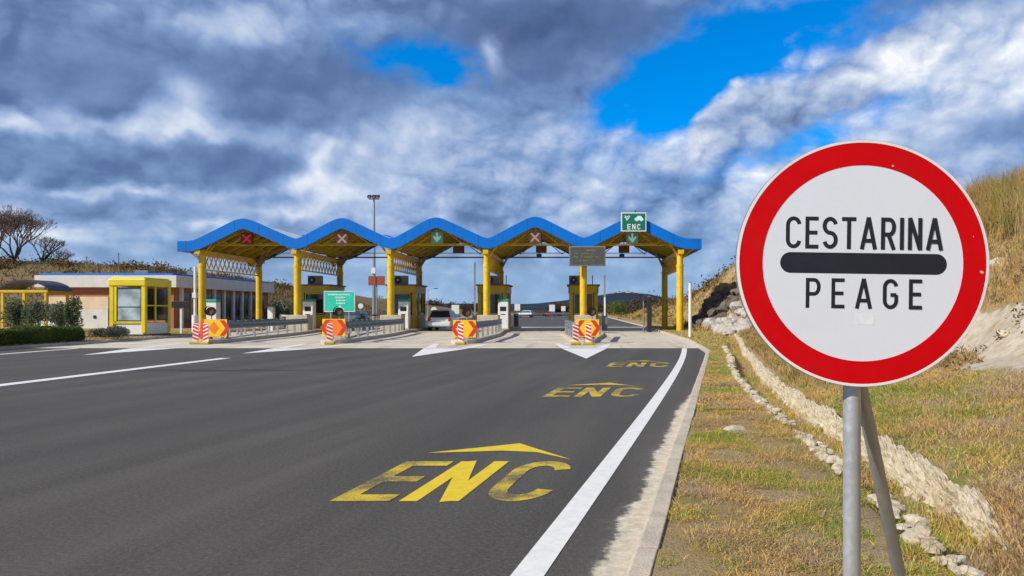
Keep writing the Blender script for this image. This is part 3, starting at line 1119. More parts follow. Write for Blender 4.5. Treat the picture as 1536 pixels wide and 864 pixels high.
def leaves(name, P, size, m, parent=None, origin=None, flat=.0):
    """small quads of random orientation at points P"""
    n = len(P)
    d = rng.normal(size=(n, 3)); d /= np.linalg.norm(d, axis=1)[:, None]
    e = np.cross(d, rng.normal(size=(n, 3))); e /= np.linalg.norm(e, axis=1)[:, None]
    s = size * rng.uniform(.6, 1.4, (n, 1))
    Q = np.stack([P - d * s, P + e * s * .5, P + d * s, P - e * s * .5], 1)
    V = Q.reshape(-1, 3)
    if origin is not None: V = V - np.array(origin)
    me = bpy.data.meshes.new(name)
    me.vertices.add(n * 4); me.vertices.foreach_set('co', V.ravel())
    me.loops.add(n * 4); me.loops.foreach_set('vertex_index', np.arange(n * 4))
    me.polygons.add(n); me.polygons.foreach_set('loop_start', np.arange(n) * 4)
    me.update(calc_edges=True)
    at = me.attributes.new('rnd', 'FLOAT', 'POINT')
    at.data.foreach_set('value', np.repeat(rng.random(n), 4))
    me.materials.append(m)
    o = bpy.data.objects.new(name, me); COL.objects.link(o)
    if parent is not None: o.parent = parent
    elif origin is not None: o.location = origin
    return o


def scatter(n, xlo, xhi, y0, y1, cl=0.0, bias=1.0):
    """random roots between two x-functions, thinned by clumping noise"""
    y = y0 + (y1 - y0) * rng.random(n) ** bias
    x = xlo(y) + (xhi(y) - xlo(y)) * rng.random(n)
    if cl:
        keep = rng.random(n) < np.clip(.55 + cl * fbm(x * 2.1, y * 2.1, 4), .02, 1)
        x, y = x[keep], y[keep]
    ok = (x < .62 * y + .6) & (x > -.85 * y)
    x, y = x[ok], y[ok]
    ok = rng.random(len(x)) > rocky(x, y) * 1.7
    x, y = x[ok], y[ok]
    return x, y, ground_z(x, y)


ke = lambda y: kx(y) + .16
# the verge between the kerb and the ditch
x, y, z = scatter(170000, ke, lambda y: dx_(y) - .36, 2.6, 9.5, 2.6)
blades('verge_grass', x, y, z, .030, .0045, 2.6, M['drygrass'], label='short matted dry grass with green patches on the verge beside the kerb', cat='grass', kind='stuff')
x, y, z = scatter(120000, ke, lambda y: dx_(y) - .36, 9.5, 26, 1.7, 1.4)
blades('verge_grass', x, y, z, .055, .009, 1.4, M['drygrass'], label='short dry grass on the middle stretch of the verge', cat='grass', kind='stuff')
x, y, z = scatter(40000, ke, lambda y: dx_(y) + 1.0, 26, 70, .8)
blades('verge_grass', x, y, z, .08, .022, 1.2, M['drygrass'], label='dry grass on the far verge beside the concrete apron', cat='grass', kind='stuff')
# tufts that stand up
x, y, z = scatter(3000, ke, lambda y: dx_(y) + 1.5, 2.6, 12, 1.8)
cx = np.repeat(x, 6) + rng.normal(size=len(x) * 6) * .02; cy = np.repeat(y, 6) + rng.normal(size=len(x) * 6) * .02
blades('grass_tufts', cx, cy, ground_z(cx, cy), .085, .0035, .9, M['drygrass'], label='taller wispy tufts standing out of the matted verge grass', cat='grass', kind='stuff')
x, y, z = scatter(900, lambda y: dx_(y) - .7, lambda y: dx_(y) + 2.2, 3.2, 9, 1.8)
cx = np.repeat(x, 5) + rng.normal(size=len(x) * 5) * .035; cy = np.repeat(y, 5) + rng.normal(size=len(x) * 5) * .035
blades('dry_stalks', cx, cy, ground_z(cx, cy), .20, .0032, .55, M['hillgrass'], label='thin dry stalks standing along the ditch', cat='grass', kind='stuff')
# in the ditch
x, y, z = scatter(75000, lambda y: dx_(y) - .42, lambda y: dx_(y) + .31, 2.6, 30, 1.0, 1.3)
blades('ditch_grass', x, y, z, .09, .007, .9, M['drygrass'], label='dry and green grass growing in the bottom of the ditch', cat='grass', kind='stuff')
x, y, z = scatter(9000, lambda y: dx_(y) + .20, lambda y: dx_(y) + .62, 3.0, 5.5)
blades('bank_foot_grass', x, y, z, .08, .006, 1.2, M['drygrass'], label='grass closing over the near end of the rubble wall', cat='grass', kind='stuff')
# embankment
x, y, z = scatter(200000, lambda y: dx_(y) + .43, lambda y: dx_(y) + 4.6, 3.5, 14, 1.0)
blades('embankment_grass', x, y, z, .055, .007, 1.8, M['drygrass'], label='brown and green grass on the lower embankment beyond the ditch', cat='grass', kind='stuff')
x, y, z = scatter(150000, lambda y: dx_(y) + .50, lambda y: dx_(y) + 12, 12, 45, .8)
ok = (ground_z(x + .3, y) - z < .35) | (rng.random(len(x)) < .35)
x, y, z = x[ok], y[ok], z[ok]
blades('embankment_grass', x, y, z, .17, .016, .9, M['hillgrass'], label='long straw coloured grass on the upper embankment behind the round sign', cat='grass', kind='stuff')
x, y, z = scatter(14000, lambda y: dx_(y) + 6.5, lambda y: dx_(y) + 13, 14, 42, 1.6)
ok = z > 3.2
x, y, z = x[ok], y[ok], z[ok]
cx = np.repeat(x, 7) + rng.normal(size=len(x) * 7) * .10; cy = np.repeat(y, 7) + rng.normal(size=len(x) * 7) * .10
blades('ridge_grass', cx, cy, ground_z(cx, cy), .95, .013, .40, M['hillgrass'], label='tall feathery dry grass fringing the top of the right embankment', cat='grass', kind='stuff')
x, y, z = scatter(70000, lambda y: kx(y) + 2.2, lambda y: kx(y) + 22, 45, 230, .8, 1.5)
blades('far_embankment_grass', x, y, z, .35, .07, .8, M['hillgrass'], label='brown grass covering the far embankment past the canopy', cat='grass', kind='stuff')

# scrub masses on the embankment top and on the left hill
def scrub_mass(name, n, fx, m, label, size=.10, hmax=1.2, rad=.8):
    pts = []
    for i in range(n):
        x, y = fx()
        z = float(ground_z(x, y)); r = rad * random.uniform(.4, 1.2)
        k = int(160 * r)
        P = rng.normal(size=(k, 3)) * np.array([r * .5, r * .5, r * .36]) + np.array([x, y, z + r * .45 * hmax])
        pts.append(P)
    o = leaves(name, np.concatenate(pts), size, m)
    return tag(o, label, 'scrub', None, 'stuff')


scrub_mass('scrub', 130, lambda: (random.uniform(9.5, 14), random.uniform(18, 40)), M['scrub'], 'brown low scrub on the crest of the right embankment', .045, .9, .55)
scrub_mass('scrub', 90, lambda: (random.uniform(9.5, 20), random.uniform(55, 130)), M['scrub'], 'brown scrub on the far embankment beyond the rock outcrop', .13, .9, .8)
scrub_mass('scrub', 330, lambda: (random.uniform(-80, -36), random.uniform(70, 105)), M['scrub'], 'brown scrub covering the hill behind the service building', .13, .5, .8)
def on_cut():
    y = random.uniform(9.5, 19); return float(dx_(y)) + random.uniform(2.4, 4.6), y


scrub_mass('weeds', 46, on_cut, M['scrub'], 'dry brown weeds dotted over the bare cut right of the round sign', .03, .8, .26)
x, y, z = scatter(60000, lambda y: np.full_like(y, -90.), lambda y: np.full_like(y, -28.), 62, 110, .4)
blades('hill_grass', x, y, z, .4, .09, .7, M['hillbrown'], label='brown grass on the hill behind the service building', cat='grass', kind='stuff')
x, y, z = scatter(40000, lambda y: lkx(y) - 9., lambda y: lkx(y) - .2, 23, 46, .3)
blades('lawn', x, y, z, .06, .02, 1.0, M['drygrass'], label='short grass under the hedge on the left verge', cat='grass', kind='stuff')

# far woods and bare scrub at the horizon
def far_wood(name, xs, ys, n, hgt, m, label, size, seed=0):
    P = []
    for i in range(n):
        x = random.uniform(*xs); y = random.uniform(*ys); h = hgt * random.uniform(.5, 1.15); r = h * .45
        k = 90
        q = rng.normal(size=(k, 3)) * np.array([r * .6, r * .6, h * .25]) + np.array([x, y, float(ground_z(x, y)) + h * .5])
        P.append(q)
    return tag(leaves(name, np.concatenate(P), size, m), label, 'woodland', None, 'stuff')


far_wood('far_woods', (-160, -28), (215, 330), 260, 2.4, M['farwood'], 'brown leafless wood at the horizon left of the far road', .3)
far_wood('far_woods', (-26, 60), (620, 760), 300, 7.0, M['farwood'], 'dark line of distant woodland beyond the end of the road', .9)
far_wood('far_woods', (8.5, 20), (150, 240), 40, 3.0, M['farwood'], 'low brown thicket on the far right of the road', .3)


def build_hills():
    xs = np.arange(-2600, 2600, 30.0); ys = np.arange(900, 3300, 60.0)
    X, Y = np.meshgrid(xs, ys)
    px = 868 + F * X / 2000 * (2000 / np.maximum(Y, 1))
    target = np.interp(868 + F * X / 2000, [-600, 300, 520, 700, 800, 860, 930, 975, 1010, 1060, 1400], [450, 452, 455, 455, 455, 448, 436, 440, 449, 446, 448])
    H = (466 - target) / F * 2000
    env = np.exp(-((Y - 2000) / 420) ** 2)
    Z = 1 + H * env * (1 + .05 * fbm(X * .01, Y * .01, 3)) + 3 * fbm(X * .006, Y * .006, 4) * env
    V = np.stack([X, Y, Z - 2], -1).reshape(-1, 3)
    nr, nc = X.shape
    idx = np.arange(nr * nc).reshape(nr, nc)
    faces = np.stack([idx[:-1, :-1], idx[:-1, 1:], idx[1:, 1:], idx[1:, :-1]], -1).reshape(-1, 4)
    me = bpy.data.meshes.new('hills'); me.from_pydata(V.tolist(), [], faces.tolist())
    me.polygons.foreach_set('use_smooth', [True] * len(me.polygons))
    me.materials.append(M['farhill'])
    o = bpy.data.objects.new('hills', me); COL.objects.link(o); o['kind'] = 'structure'


build_hills()

def hill_house(x, y, z, w, d, h, label):
    r = empty('house', (x, y, z), random.uniform(-.3, .3), label, 'house', 'white houses on the distant hill')
    MB().box((0, 0, h / 2), (w, d, h)).build('wall', M['whitewall'], r)
    MB().prism([(-w / 2 - .3, h), (w / 2 + .3, h), (0, h + w * .16)], -d / 2 - .5, d / 2 + .5).build('roof', M['tiled'], r)


for i, (px, py, w) in enumerate([(921, 441, 13), (929, 439, 15), (936, 441, 11), (942, 438.5, 17), (949, 440, 13), (957, 441, 12), (965, 443, 12)]):
    hill_house((px - 868) / F * 1880, 1880, 1.4 + (466 - py) / F * 1880 - 4, w * .7, 8, 6,
               'tiny white house with a tiled roof in the cluster on the distant hill')

# ------------------------------------------------------------------ the warning sign in front


def round_sign():
    Y = 2.65; S = F / Y                     # px per metre
    X0 = (1294 - 868) / S; Z0 = CAMZ + (466 - 395) / S
    pole_x = (1287 - 868) / S
    g0 = float(ground_z(pole_x, Y + .06))
    root = empty('road_sign', (pole_x, Y + .06, g0), 0, 'round white sign with a red ring reading CESTARINA PEAGE on a grey pole', 'road sign')
    rx, rz = 190 / S, 185.5 / S
    ox, oz = X0 - pole_x, Z0 - g0
    tilt = R(-.8)

    def disc(r_in, r_out, y0, y1, n=128):
        vs = []; fs = []
        for r in ((r_in, r_out) if r_in else (r_out,)):
            for yy in (y0, y1):
                for i in range(n):
                    a = 2 * math.pi * i / n
                    vs.append((ox + rx * r * math.cos(a), yy, oz + rz * r * math.sin(a)))
        if r_in:
            a, b, c, d = 0, n, 2 * n, 3 * n
            for i in range(n):
                j = (i + 1) % n
                fs += [(a + i, a + j, c + j, c + i), (b + i, d + i, d + j, b + j), (c + i, c + j, d + j, d + i), (a + i, b + i, b + j, a + j)]
        else:
            fs = [tuple(range(n)), tuple(range(2 * n - 1, n - 1, -1))] + [(i, n + i, n + (i + 1) % n, (i + 1) % n) for i in range(n)]
        return MB().addm(vs, fs)
    yo = -.06
    disc(0, 1.0, yo + .0, yo + .018).build('plate', M['galv'], root)
    disc(.975, .996, yo - .0030, yo + .001).build('rim', M['white'], root)
    disc(.792, .9755, yo - .0022, yo + .001).build('red_ring', M['red'], root)
    disc(0, .793, yo - .0014, yo + .001).build('white_face', M['signwhite'], root)

    def to(px, py, lay):
        u = (px - 1294) / S; v = (395 - py) / S
        c, s = math.cos(tilt), math.sin(tilt)
        return (ox + u * c - v * s, yo - .0018 - lay, oz + u * s + v * c)
    # bar with round ends
    n = 16; r = 15.6; L, Rr_, yy = 1170 + r, 1420 - r, 395.2
    pts = [(L + r * math.cos(R(90 + 180 * i / n)), yy - r * math.sin(R(90 + 180 * i / n))) for i in range(n + 1)] + \
          [(Rr_ + r * math.cos(R(-90 + 180 * i / n)), yy - r * math.sin(R(-90 + 180 * i / n))) for i in range(n + 1)]
    MB().addm([to(a, b, 0) for a, b in pts], [tuple(range(len(pts)))]).build('black_bar', M['signblack'], root)
    for s, x0, x1, yt, yb, wn in (('CESTARINA', 1178, 1413, 326, 374, 22.3), ('PEAGE', 1209, 1383, 418, 463, 22.3)):
        h = yb - yt
        ws = [(wn * {'I': .27, 'A': 1.13, 'R': 1.0, 'T': .96, 'E': .88, 'S': 1.03, 'N': .95, 'P': 1.0, 'G': 1.03, 'C': 1.04}.get(c, 1.0)) / h for c in s]
        gap = ((x1 - x0) / h - sum(ws)) / (len(s) - 1)
        mp = lambda u, v, k: to(x0 + u * h, yb - v * h, k)
        mb, _ = text_faces(s, 0, ws, gap, .124, mp, .00012)
        mb.build('lettering', M['signblack'], root)
    # worn sticker
    MB().addm([to(a, b, 0) for a, b in ((1283, 470), (1312, 470), (1312, 487), (1283, 487))], [(0, 1, 2, 3)]).build('sticker', M['sticker'], root)
    # pole and stays
    top = CAMZ + (466 - 250) / S - g0
    MB().cyl((0, 0, -.3), (0, 0, top), .0315, n=28).build('pole', M['pole'], root, smooth=True)
    b0 = Vector((.028, .02, CAMZ + (466 - 560) / S - g0)); b1 = Vector((1.50 - pole_x, .50, -.32))
    MB().cyl(b0, b1, .0255, n=24).build('brace', M['galv'], root, smooth=True)
    for zz in (oz - .25, oz + .25):
        MB().box((0, -.018, zz), (.16, .03, .035)).box((0, .0, zz), (.09, .08, .03)).build('clamp', M['galv'], root, bevel=.004)


round_sign()

# ------------------------------------------------------------------ canopy
CY0, CY1 = 46.7, 55.0          # front and rear column lines
FY = 46.0                      # face of the fascia
COLX = [-23.97, -17.90, -11.96, -5.85, .30, 6.45]
S0 = F / 46.4
PEAKS = [(368, 335.5), (515, 335), (655, 334.5), (803, 333.5), (950, 334)]
VALS = [(448, 366.5), (590, 367), (733, 366.5), (876, 365.5)]


def wave(px):
    xs = [240, 268, 296, 368, 448, 515, 590, 655, 733, 803, 876, 950, 1022, 1052, 1080]
    ys = [368, 368, 368, 336, 367, 335.5, 367, 334.5, 366.5, 333.5, 366, 333.5, 364.5, 365, 365]
    return np.interp(px, xs, ys)


def canopy_profile():
    px = np.arange(271, 1052.1, 3.0)
    k = np.linspace(-26, 26, 27); wgt = np.exp(-(k / 10.0) ** 2); wgt /= wgt.sum()
    y = sum(w * wave(px + q) for q, w in zip(k, wgt))
    # keep the ridge height after smoothing
    y = 351.5 + (y - 351.5) * 1.13
    X = (px - 868) / S0; Z = CAMZ + (466 - y) / S0
    return X, Z


CX, CZ = canopy_profile()


def prof_z(x): return float(np.interp(x, CX, CZ))


def build_canopy():
    root = empty('toll_canopy', (-8.8, 46.7, 0), 0, 'toll plaza canopy with a wavy bright blue edge on yellow steel columns', 'canopy')
    ox, oy = -8.8, 46.7
    n = len(CX)
    X = CX - ox
    # normals of the profile
    dX = np.gradient(CX); dZ = np.gradient(CZ)
    L = np.hypot(dX, dZ); nx, nz = -dZ / L, dX / L

    def band(t_lo, t_hi, y0, y1):
        ins = [(X[i] + nx[i] * t_lo, CZ[i] + nz[i] * t_lo) for i in range(n)]
        outs = [(X[i] + nx[i] * t_hi, CZ[i] + nz[i] * t_hi) for i in range(n)]
        ins[0] = (X[0], ins[0][1]); outs[0] = (X[0], outs[0][1]); ins[-1] = (X[-1], ins[-1][1]); outs[-1] = (X[-1], outs[-1][1])
        vs = []
        for yy in (y0, y1):
            vs += [(a, yy, b) for a, b in ins] + [(a, yy, b) for a, b in outs]
        fs = []
        A, B, C_, D = 0, n, 2 * n, 3 * n
        for i in range(n - 1):
            fs += [(A + i, A + i + 1, B + i + 1, B + i), (C_ + i, D + i, D + i + 1, C_ + i + 1), (B + i, B + i + 1, D + i + 1, D + i), (A + i, C_ + i, C_ + i + 1, A + i + 1)]
        fs += [(A, B, D, C_), (A + n - 1, C_ + n - 1, D + n - 1, B + n - 1)]
        return MB().addm(vs, fs)
    y0 = FY - oy
    y1 = CY1 + .9 - oy
    band(-.33, .33, y0, y0 + .16).build('fascia', M['blue'], root)
    band(-.33, .33, y1, y1 + .16).build('fascia', M['blue'], root)
    band(.10, .20, y0 + .16, y1).build('roof_sheet', M['roofwhite'], root)
    band(-.02, .07, y0 + .16, y1).build('ceiling_lining', M['ceiling'], root)
    for sx in (0, 1):
        xx = X[0] if sx == 0 else X[-1]
        z = CZ[0] if sx == 0 else CZ[-1]
        MB().box((xx + (.05 if sx == 0 else -.05), (y0 + y1) / 2 + .08, z), (.14, y1 - y0 - .17, .62)).build('side_fascia', M['blue'], root)
    # arched ribs under the sheet
    for k in range(7):
        yy = y0 + .9 + k * (y1 - y0 - 1.6) / 6
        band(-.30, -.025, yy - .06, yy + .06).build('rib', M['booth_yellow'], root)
    # purlins
    for bay in range(5):
        xa, xb = COLX[bay], COLX[bay + 1]
        mb = MB()
        for f in (.16, .32, .5, .68, .84):
            xx = xa + (xb - xa) * f
            mb.box((xx - ox, (y0 + y1) / 2 + .08, prof_z(xx) - .17), (.08, y1 - y0 - .5, .12))
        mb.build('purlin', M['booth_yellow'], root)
        # tie rods
        for yy, zz, w in ((CY0 + .6, 5.62, .07), (CY1 - .2, 5.38, .09)):
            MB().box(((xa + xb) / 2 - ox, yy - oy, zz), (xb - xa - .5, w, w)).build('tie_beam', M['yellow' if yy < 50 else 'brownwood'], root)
        # a frame of struts under the ridge
        for yy in (CY0 + .6, CY1 - .2):
            mb = MB()
            xm = (xa + xb) / 2
            mb.box((xm - ox, yy - oy, 5.70), (3.2, .05, .05))
            for s in (-1, 1):
                mb.cyl((xm + s * 1.55 - ox, yy - oy, 5.62), (xm + s * .25 - ox, yy - oy, prof_z(xm) - .3), .035, n=6)
                mb.cyl((xm + s * 1.55 - ox, yy - oy, 5.62), (xm + s * 1.9 - ox, yy - oy, prof_z(xm + s * 1.9) - .25), .035, n=6)
            mb.build('truss_strut', M['yellow'], root)
    for ci, x in enumerate(COLX):
        xl = x - ox
        for yy in (CY0, CY1):
            yl = yy - oy
            c = MB().cyl((xl, yl, 0.0), (xl, yl, 4.25), .225, n=24).cyl((xl, yl, 4.25), (xl, yl, 5.3), .20, n=20).build('column', M['yellow'], root, smooth=True)
            MB().cyl((xl, yl, 4.17), (xl, yl, 4.33), .245, n=24).build('collar', M['yellow'], c, smooth=True)
            MB().cyl((xl, yl, 0), (xl, yl, .03), .34, n=20).build('base_plate', M['galv'], c)
            # thin stays fanning from the column to the roof
            mb = MB()
            for sx in (-1, 1):
                for sy in (-1, 1):
                    q = x + sx * .95
                    if q < CX[0] + .1 or q > CX[-1] - .1: q = x + sx * .6
                    pts = []
                    for t in np.linspace(0, 1, 6):
                        pts.append((xl + (q - x) * t ** 1.35, yl + sy * .35 * t, 4.3 + (prof_z(q) - .15 - 4.3) * t ** .8))
                    mb.tube(pts, .035, 6)
            mb.build('stay', M['yellow'], root)
        # valley beam and funnel plates
        MB().box((xl, (CY0 + CY1) / 2 - oy, 5.10), (.34, CY1 - CY0 + 1.3, .26)).build('valley_beam', M['yellow'], root, bevel=.01)
        for yy in (CY0, CY1):
            w = .75
            mb = MB(); yl = yy - oy
            for s in (-1, 1):
                za = prof_z(min(max(x + s * w, CX[0]), CX[-1])) - .12
                mb.addm([(xl + s * .21, yl - .25, 4.65), (xl + s * .21, yl + .9 * (1 if yy == CY0 else -1), 4.65), (xl + s * w, yl + 1.3 * (1 if yy == CY0 else -1), za), (xl + s * w, yl - .15, za),
                         (xl + s * .24, yl - .25, 4.65), (xl + s * .24, yl + .9 * (1 if yy == CY0 else -1), 4.65), (xl + s * (w + .03), yl + 1.3 * (1 if yy == CY0 else -1), za), (xl + s * (w + .03), yl - .15, za)],
                        [(0, 1, 2, 3), (7, 6, 5, 4), (0, 4, 5, 1), (1, 5, 6, 2), (2, 6, 7, 3), (3, 7, 4, 0)])
            if yy == CY1: mb.build('gusset_plate', M['ceiling'], root)
        # lattice truss between the front and rear column
        mb = MB()
        za, zb = 4.02, 4.93
        mb.box((xl, (CY0 + CY1) / 2 - oy, za), (.08, CY1 - CY0 - .4, .09)).box((xl, (CY0 + CY1) / 2 - oy, zb), (.08, CY1 - CY0 - .4, .09))
        N = 13; ln = CY1 - CY0 - .5
        for i in range(N):
            ya = CY0 + .25 + ln * i / N - oy; yb = CY0 + .25 + ln * (i + 1) / N - oy; ym = (ya + yb) / 2
            mb.cyl((xl - .02, ya, za), (xl - .02, yb, zb), .038, n=5)
            mb.cyl((xl + .03, ya, zb), (xl + .03, yb, za), .038, n=5)
        mb.build('lattice_truss', M['yellow'], root)
    return root


build_canopy()

# ------------------------------------------------------------------ islands, kerbs and what stands on them
IY0, IY1 = 30.9, 60.0


def isl_x(i, y):
    nx, cx = ISL[i]
    return float(np.interp(y, [31.2, 46.7, 200], [nx, cx, cx]))


ORD = ['first', 'second', 'third', 'fourth']
WHERE = ['under the leftmost lane column group', 'behind the teal board', 'beside the white car lane', 'under the dark message board']


def island(i):
    hw = lambda y: .55 + .60 * sstep((y - 31.2) / 10)
    out = []
    ys = list(np.arange(31.4, 60, 1.5)) + [60]
    right = [(isl_x(i, y) + float(hw(y)), y) for y in ys]
    left = [(isl_x(i, y) - float(hw(y)), y) for y in reversed(ys)]
    nose = [(isl_x(i, 31.4) - .55 * math.cos(R(180 * k / 8)), 31.4 - .55 * math.sin(R(180 * k / 8))) for k in range(1, 8)]
    pts = right + left + nose
    lab = ['raised concrete lane island carrying the two striped boards at the left', 'raised concrete lane island with the teal board on it',
           'raised concrete lane island just right of the white car', 'raised concrete lane island under the dark message board'][i]
    o = MB().prism(pts, -.05, .17, 'XY').build('traffic_island', M['kerb'], origin=None, bevel=.02)
    o['kind'] = 'structure'


for i in range(4): island(i)


def booth(kind):
    w, d, h = 2.05, 3.4, 2.95
    r = empty('toll_booth', (0, 0, 0), 0, '', 'toll booth', 'toll booths on the lane islands')
    ym = d / 2
    # rounded plan shell helper
    def plan(hx, y0, y1, rad, n=5):
        p = []
        for cx, cy, a in ((hx - rad, y0 + rad, -90), (hx - rad, y1 - rad, 0), (-hx + rad, y1 - rad, 90), (-hx + rad, y0 + rad, 180)):
            for k in range(n + 1):
                t = R(a + 90 * k / n); p.append((cx + rad * math.cos(t), cy + rad * math.sin(t)))
        return p
    hx = w / 2
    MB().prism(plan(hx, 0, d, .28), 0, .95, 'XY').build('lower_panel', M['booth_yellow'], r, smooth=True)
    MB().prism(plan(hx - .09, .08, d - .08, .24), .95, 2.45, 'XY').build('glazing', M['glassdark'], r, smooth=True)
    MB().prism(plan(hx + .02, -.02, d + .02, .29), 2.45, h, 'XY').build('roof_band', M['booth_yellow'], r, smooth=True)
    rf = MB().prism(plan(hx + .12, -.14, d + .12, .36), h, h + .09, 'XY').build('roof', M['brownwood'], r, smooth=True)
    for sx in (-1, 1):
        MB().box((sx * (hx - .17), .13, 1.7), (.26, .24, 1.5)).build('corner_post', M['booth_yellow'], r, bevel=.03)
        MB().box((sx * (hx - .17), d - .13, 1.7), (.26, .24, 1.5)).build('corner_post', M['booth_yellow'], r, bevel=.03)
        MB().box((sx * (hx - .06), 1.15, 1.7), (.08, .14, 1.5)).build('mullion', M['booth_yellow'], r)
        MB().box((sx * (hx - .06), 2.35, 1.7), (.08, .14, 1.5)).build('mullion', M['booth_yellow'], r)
        MB().box((sx * (hx + .004), 1.75, 1.02), (.06, 1.0, .10)).build('counter', M['galv'], r)
    MB().box((0, -.012, 1.02), (1.3, .03, .07)).box((0, -.012, 2.4), (1.3, .03, .07)).box((-.62, -.012, 1.7), (.06, .028, 1.3)).box((.62, -.012, 1.7), (.06, .028, 1.3)).build('window_frame', M['booth_yellow'], r)
    MB().cyl((hx - .35, d - .4, h + .05), (hx - .35, d - .4, h + .85), .03, n=8).build('antenna', M['dark'], r)
    return r


BY = 50.4
b0 = booth(0)
blabs = ['yellow toll booth on the leftmost lane island behind the second column from the left', 'yellow toll booth between the teal board and the white car',
         'yellow toll booth with rounded corners right of the white car', 'yellow toll booth behind the column that carries the dark message board']
BX = [-18.15, -12.2, -5.95, .33]
for i in range(4):
    o = b0 if i == 0 else copy_tree(b0)
    o.location = (BX[i], BY, .17); o['label'] = blabs[i]


def ac_unit():
    r = empty('air_conditioner', (0, 0, 0), 0, '', 'air conditioner', 'air conditioners on the booth roofs')
    MB().box((0, 0, .32), (.95, .38, .60)).build('casing', M['greyhouse'], r, bevel=.02)
    MB().cyl((-.17, -.20, .32), (-.17, -.215, .32), .25, n=24).build('fan_grille', M['dark'], r)
    MB().cyl((-.17, -.216, .32), (-.17, -.228, .32), .06, n=12).build('fan_hub', M['galv'], r)
    for s in (-1, 1): MB().box((s * .35, 0, .01), (.08, .42, .05)).build('foot', M['dark'], r)
    return r


ac = ac_unit()
alab = ['grey air conditioner with a dark fan on the roof of the leftmost toll booth', 'grey air conditioner with a dark fan on the booth roof left of the white car',
        'grey air conditioner half hidden behind the column right of the white car', 'grey air conditioner on the booth roof behind the dark message board']
for i in range(4):
    o = ac if i == 0 else copy_tree(ac)
    o.location = (BX[i] - .12 + (0, 0, .1, -.4)[i], BY + .5, .17 + 3.035); o['label'] = alab[i]


def ticket_machine():
    r = empty('ticket_machine', (0, 0, 0), 0, '', 'ticket machine', 'ticket machines behind the front columns')
    MB().box((0, 0, .92), (.68, .6, 1.84)).build('cabinet', M['white'], r, bevel=.03)
    MB().box((0, 0, 1.93), (.74, .66, .2)).build('cap', M['greentop'], r, bevel=.05)
    MB().box((.0, -.302, 1.35), (.42, .012, .3)).build('screen', M['glassdark'], r)
    MB().box((.0, -.302, .98), (.3, .012, .06)).build('slot', M['dark'], r)
    MB().box((0, 0, .03), (.74, .66, .06)).build('plinth', M['kerb'], r)
    return r


tm = ticket_machine()
tl = ['white ticket machine with a green cap right of the leftmost column', 'white ticket machine with a green cap left of the teal board',
      'pale ticket machine in front of the booth left of the white car', 'pale ticket machine in front of the booth right of the white car']
for i, (x, y) in enumerate([(-24.6 + .0, 49.4), (-18.1, 49.3), (-11.72, 49.3), (-5.05, 49.3)]):
    o = tm if i == 0 else copy_tree(tm)
    o.location = (x, y, .17 if i else .12); o['label'] = tl[i]


def column_block(x, y, lab):
    o = MB().box((x, y, .17 + .48), (1.35, 1.0, .96)).build('concrete_block', M['concrete_block'], origin=(x, y, .17), bevel=.03)
    return tag(o, lab, 'concrete block', 'concrete blocks around the column feet')


for i, lb in enumerate(['cream concrete block round the foot of the second column from the left', 'cream concrete block round the foot of the column left of the white car',
                        'cream concrete block round the foot of the column right of the white car', 'cream concrete block round the foot of the column carrying the dark board']):
    column_block(COLX[i + 1] + .12, CY0, lb)


def guardrail(i, y_end, lab):
    r = empty('guard_rail', (isl_x(i, 31.9), 31.9, .17), 0, lab, 'guard rail', 'steel guard rails around the island noses')
    ox, oy, oz = r.location
    hw = lambda y: .42 + .58 * float(sstep((y - 31.2) / 10))
    path = []
    for y in np.arange(y_end, 32.3, -.8): path.append((isl_x(i, y) - hw(y), y))
    cxn = isl_x(i, 32.2)
    for k in range(1, 10):
        a = R(180 + 180 * k / 10); path.append((cxn + hw(32.2) * math.cos(a), 32.2 + .35 * math.sin(a)))
    for y in np.arange(32.3, y_end + .01, .8): path.append((isl_x(i, y) + hw(y), y))
    # W profile swept along the path
    prof = [(.0, .44), (.04, .49), (.0, .55), (-.035, .59), (.0, .63), (.04, .69), (.0, .75)]
    vs = []; n = len(path); k = len(prof)
    for j, (px, py) in enumerate(path):
        a = Vector(path[max(j - 1, 0)]); b = Vector(path[min(j + 1, n - 1)])
        d = (b - a).normalized(); nr = Vector((d.y, -d.x))
        for (o_, zz) in prof: vs.append((px + nr.x * (o_ + .05) - ox, py + nr.y * (o_ + .05) - oy, zz - .0))
    for j, (px, py) in enumerate(path):
        a = Vector(path[max(j - 1, 0)]); b = Vector(path[min(j + 1, n - 1)])
        d = (b - a).normalized(); nr = Vector((d.y, -d.x))
        for (o_, zz) in prof: vs.append((px + nr.x * (o_ + .045) - ox, py + nr.y * (o_ + .045) - oy, zz - .0))
    fs = []
    for j in range(n - 1):
        for q in range(k - 1):
            fs.append((j * k + q, j * k + q + 1, (j + 1) * k + q + 1, (j + 1) * k + q))
    MB().addm(vs[:n * k], fs).build('beam', M['rail'], r)
    for j in range(0, n, 2):
        if 0 < j - (n // 2 - 5) < 9 and j % 4: continue
        px, py = path[j]
        MB().box((px - ox, py - oy, .37), (.09, .07, .74)).build('rail_post', M['galv'], r)
    return r


for i, (ye, lb) in enumerate([(45.5, 'long grey steel guard rail on the leftmost lane island'), (45.5, 'grey steel guard rail behind the teal board'),
                              (45.0, 'grey steel guard rail on the island right of the white car'), (39, 'short grey guard rail behind the pair of striped boards under the dark board')]):
    guardrail(i, ye, lb)


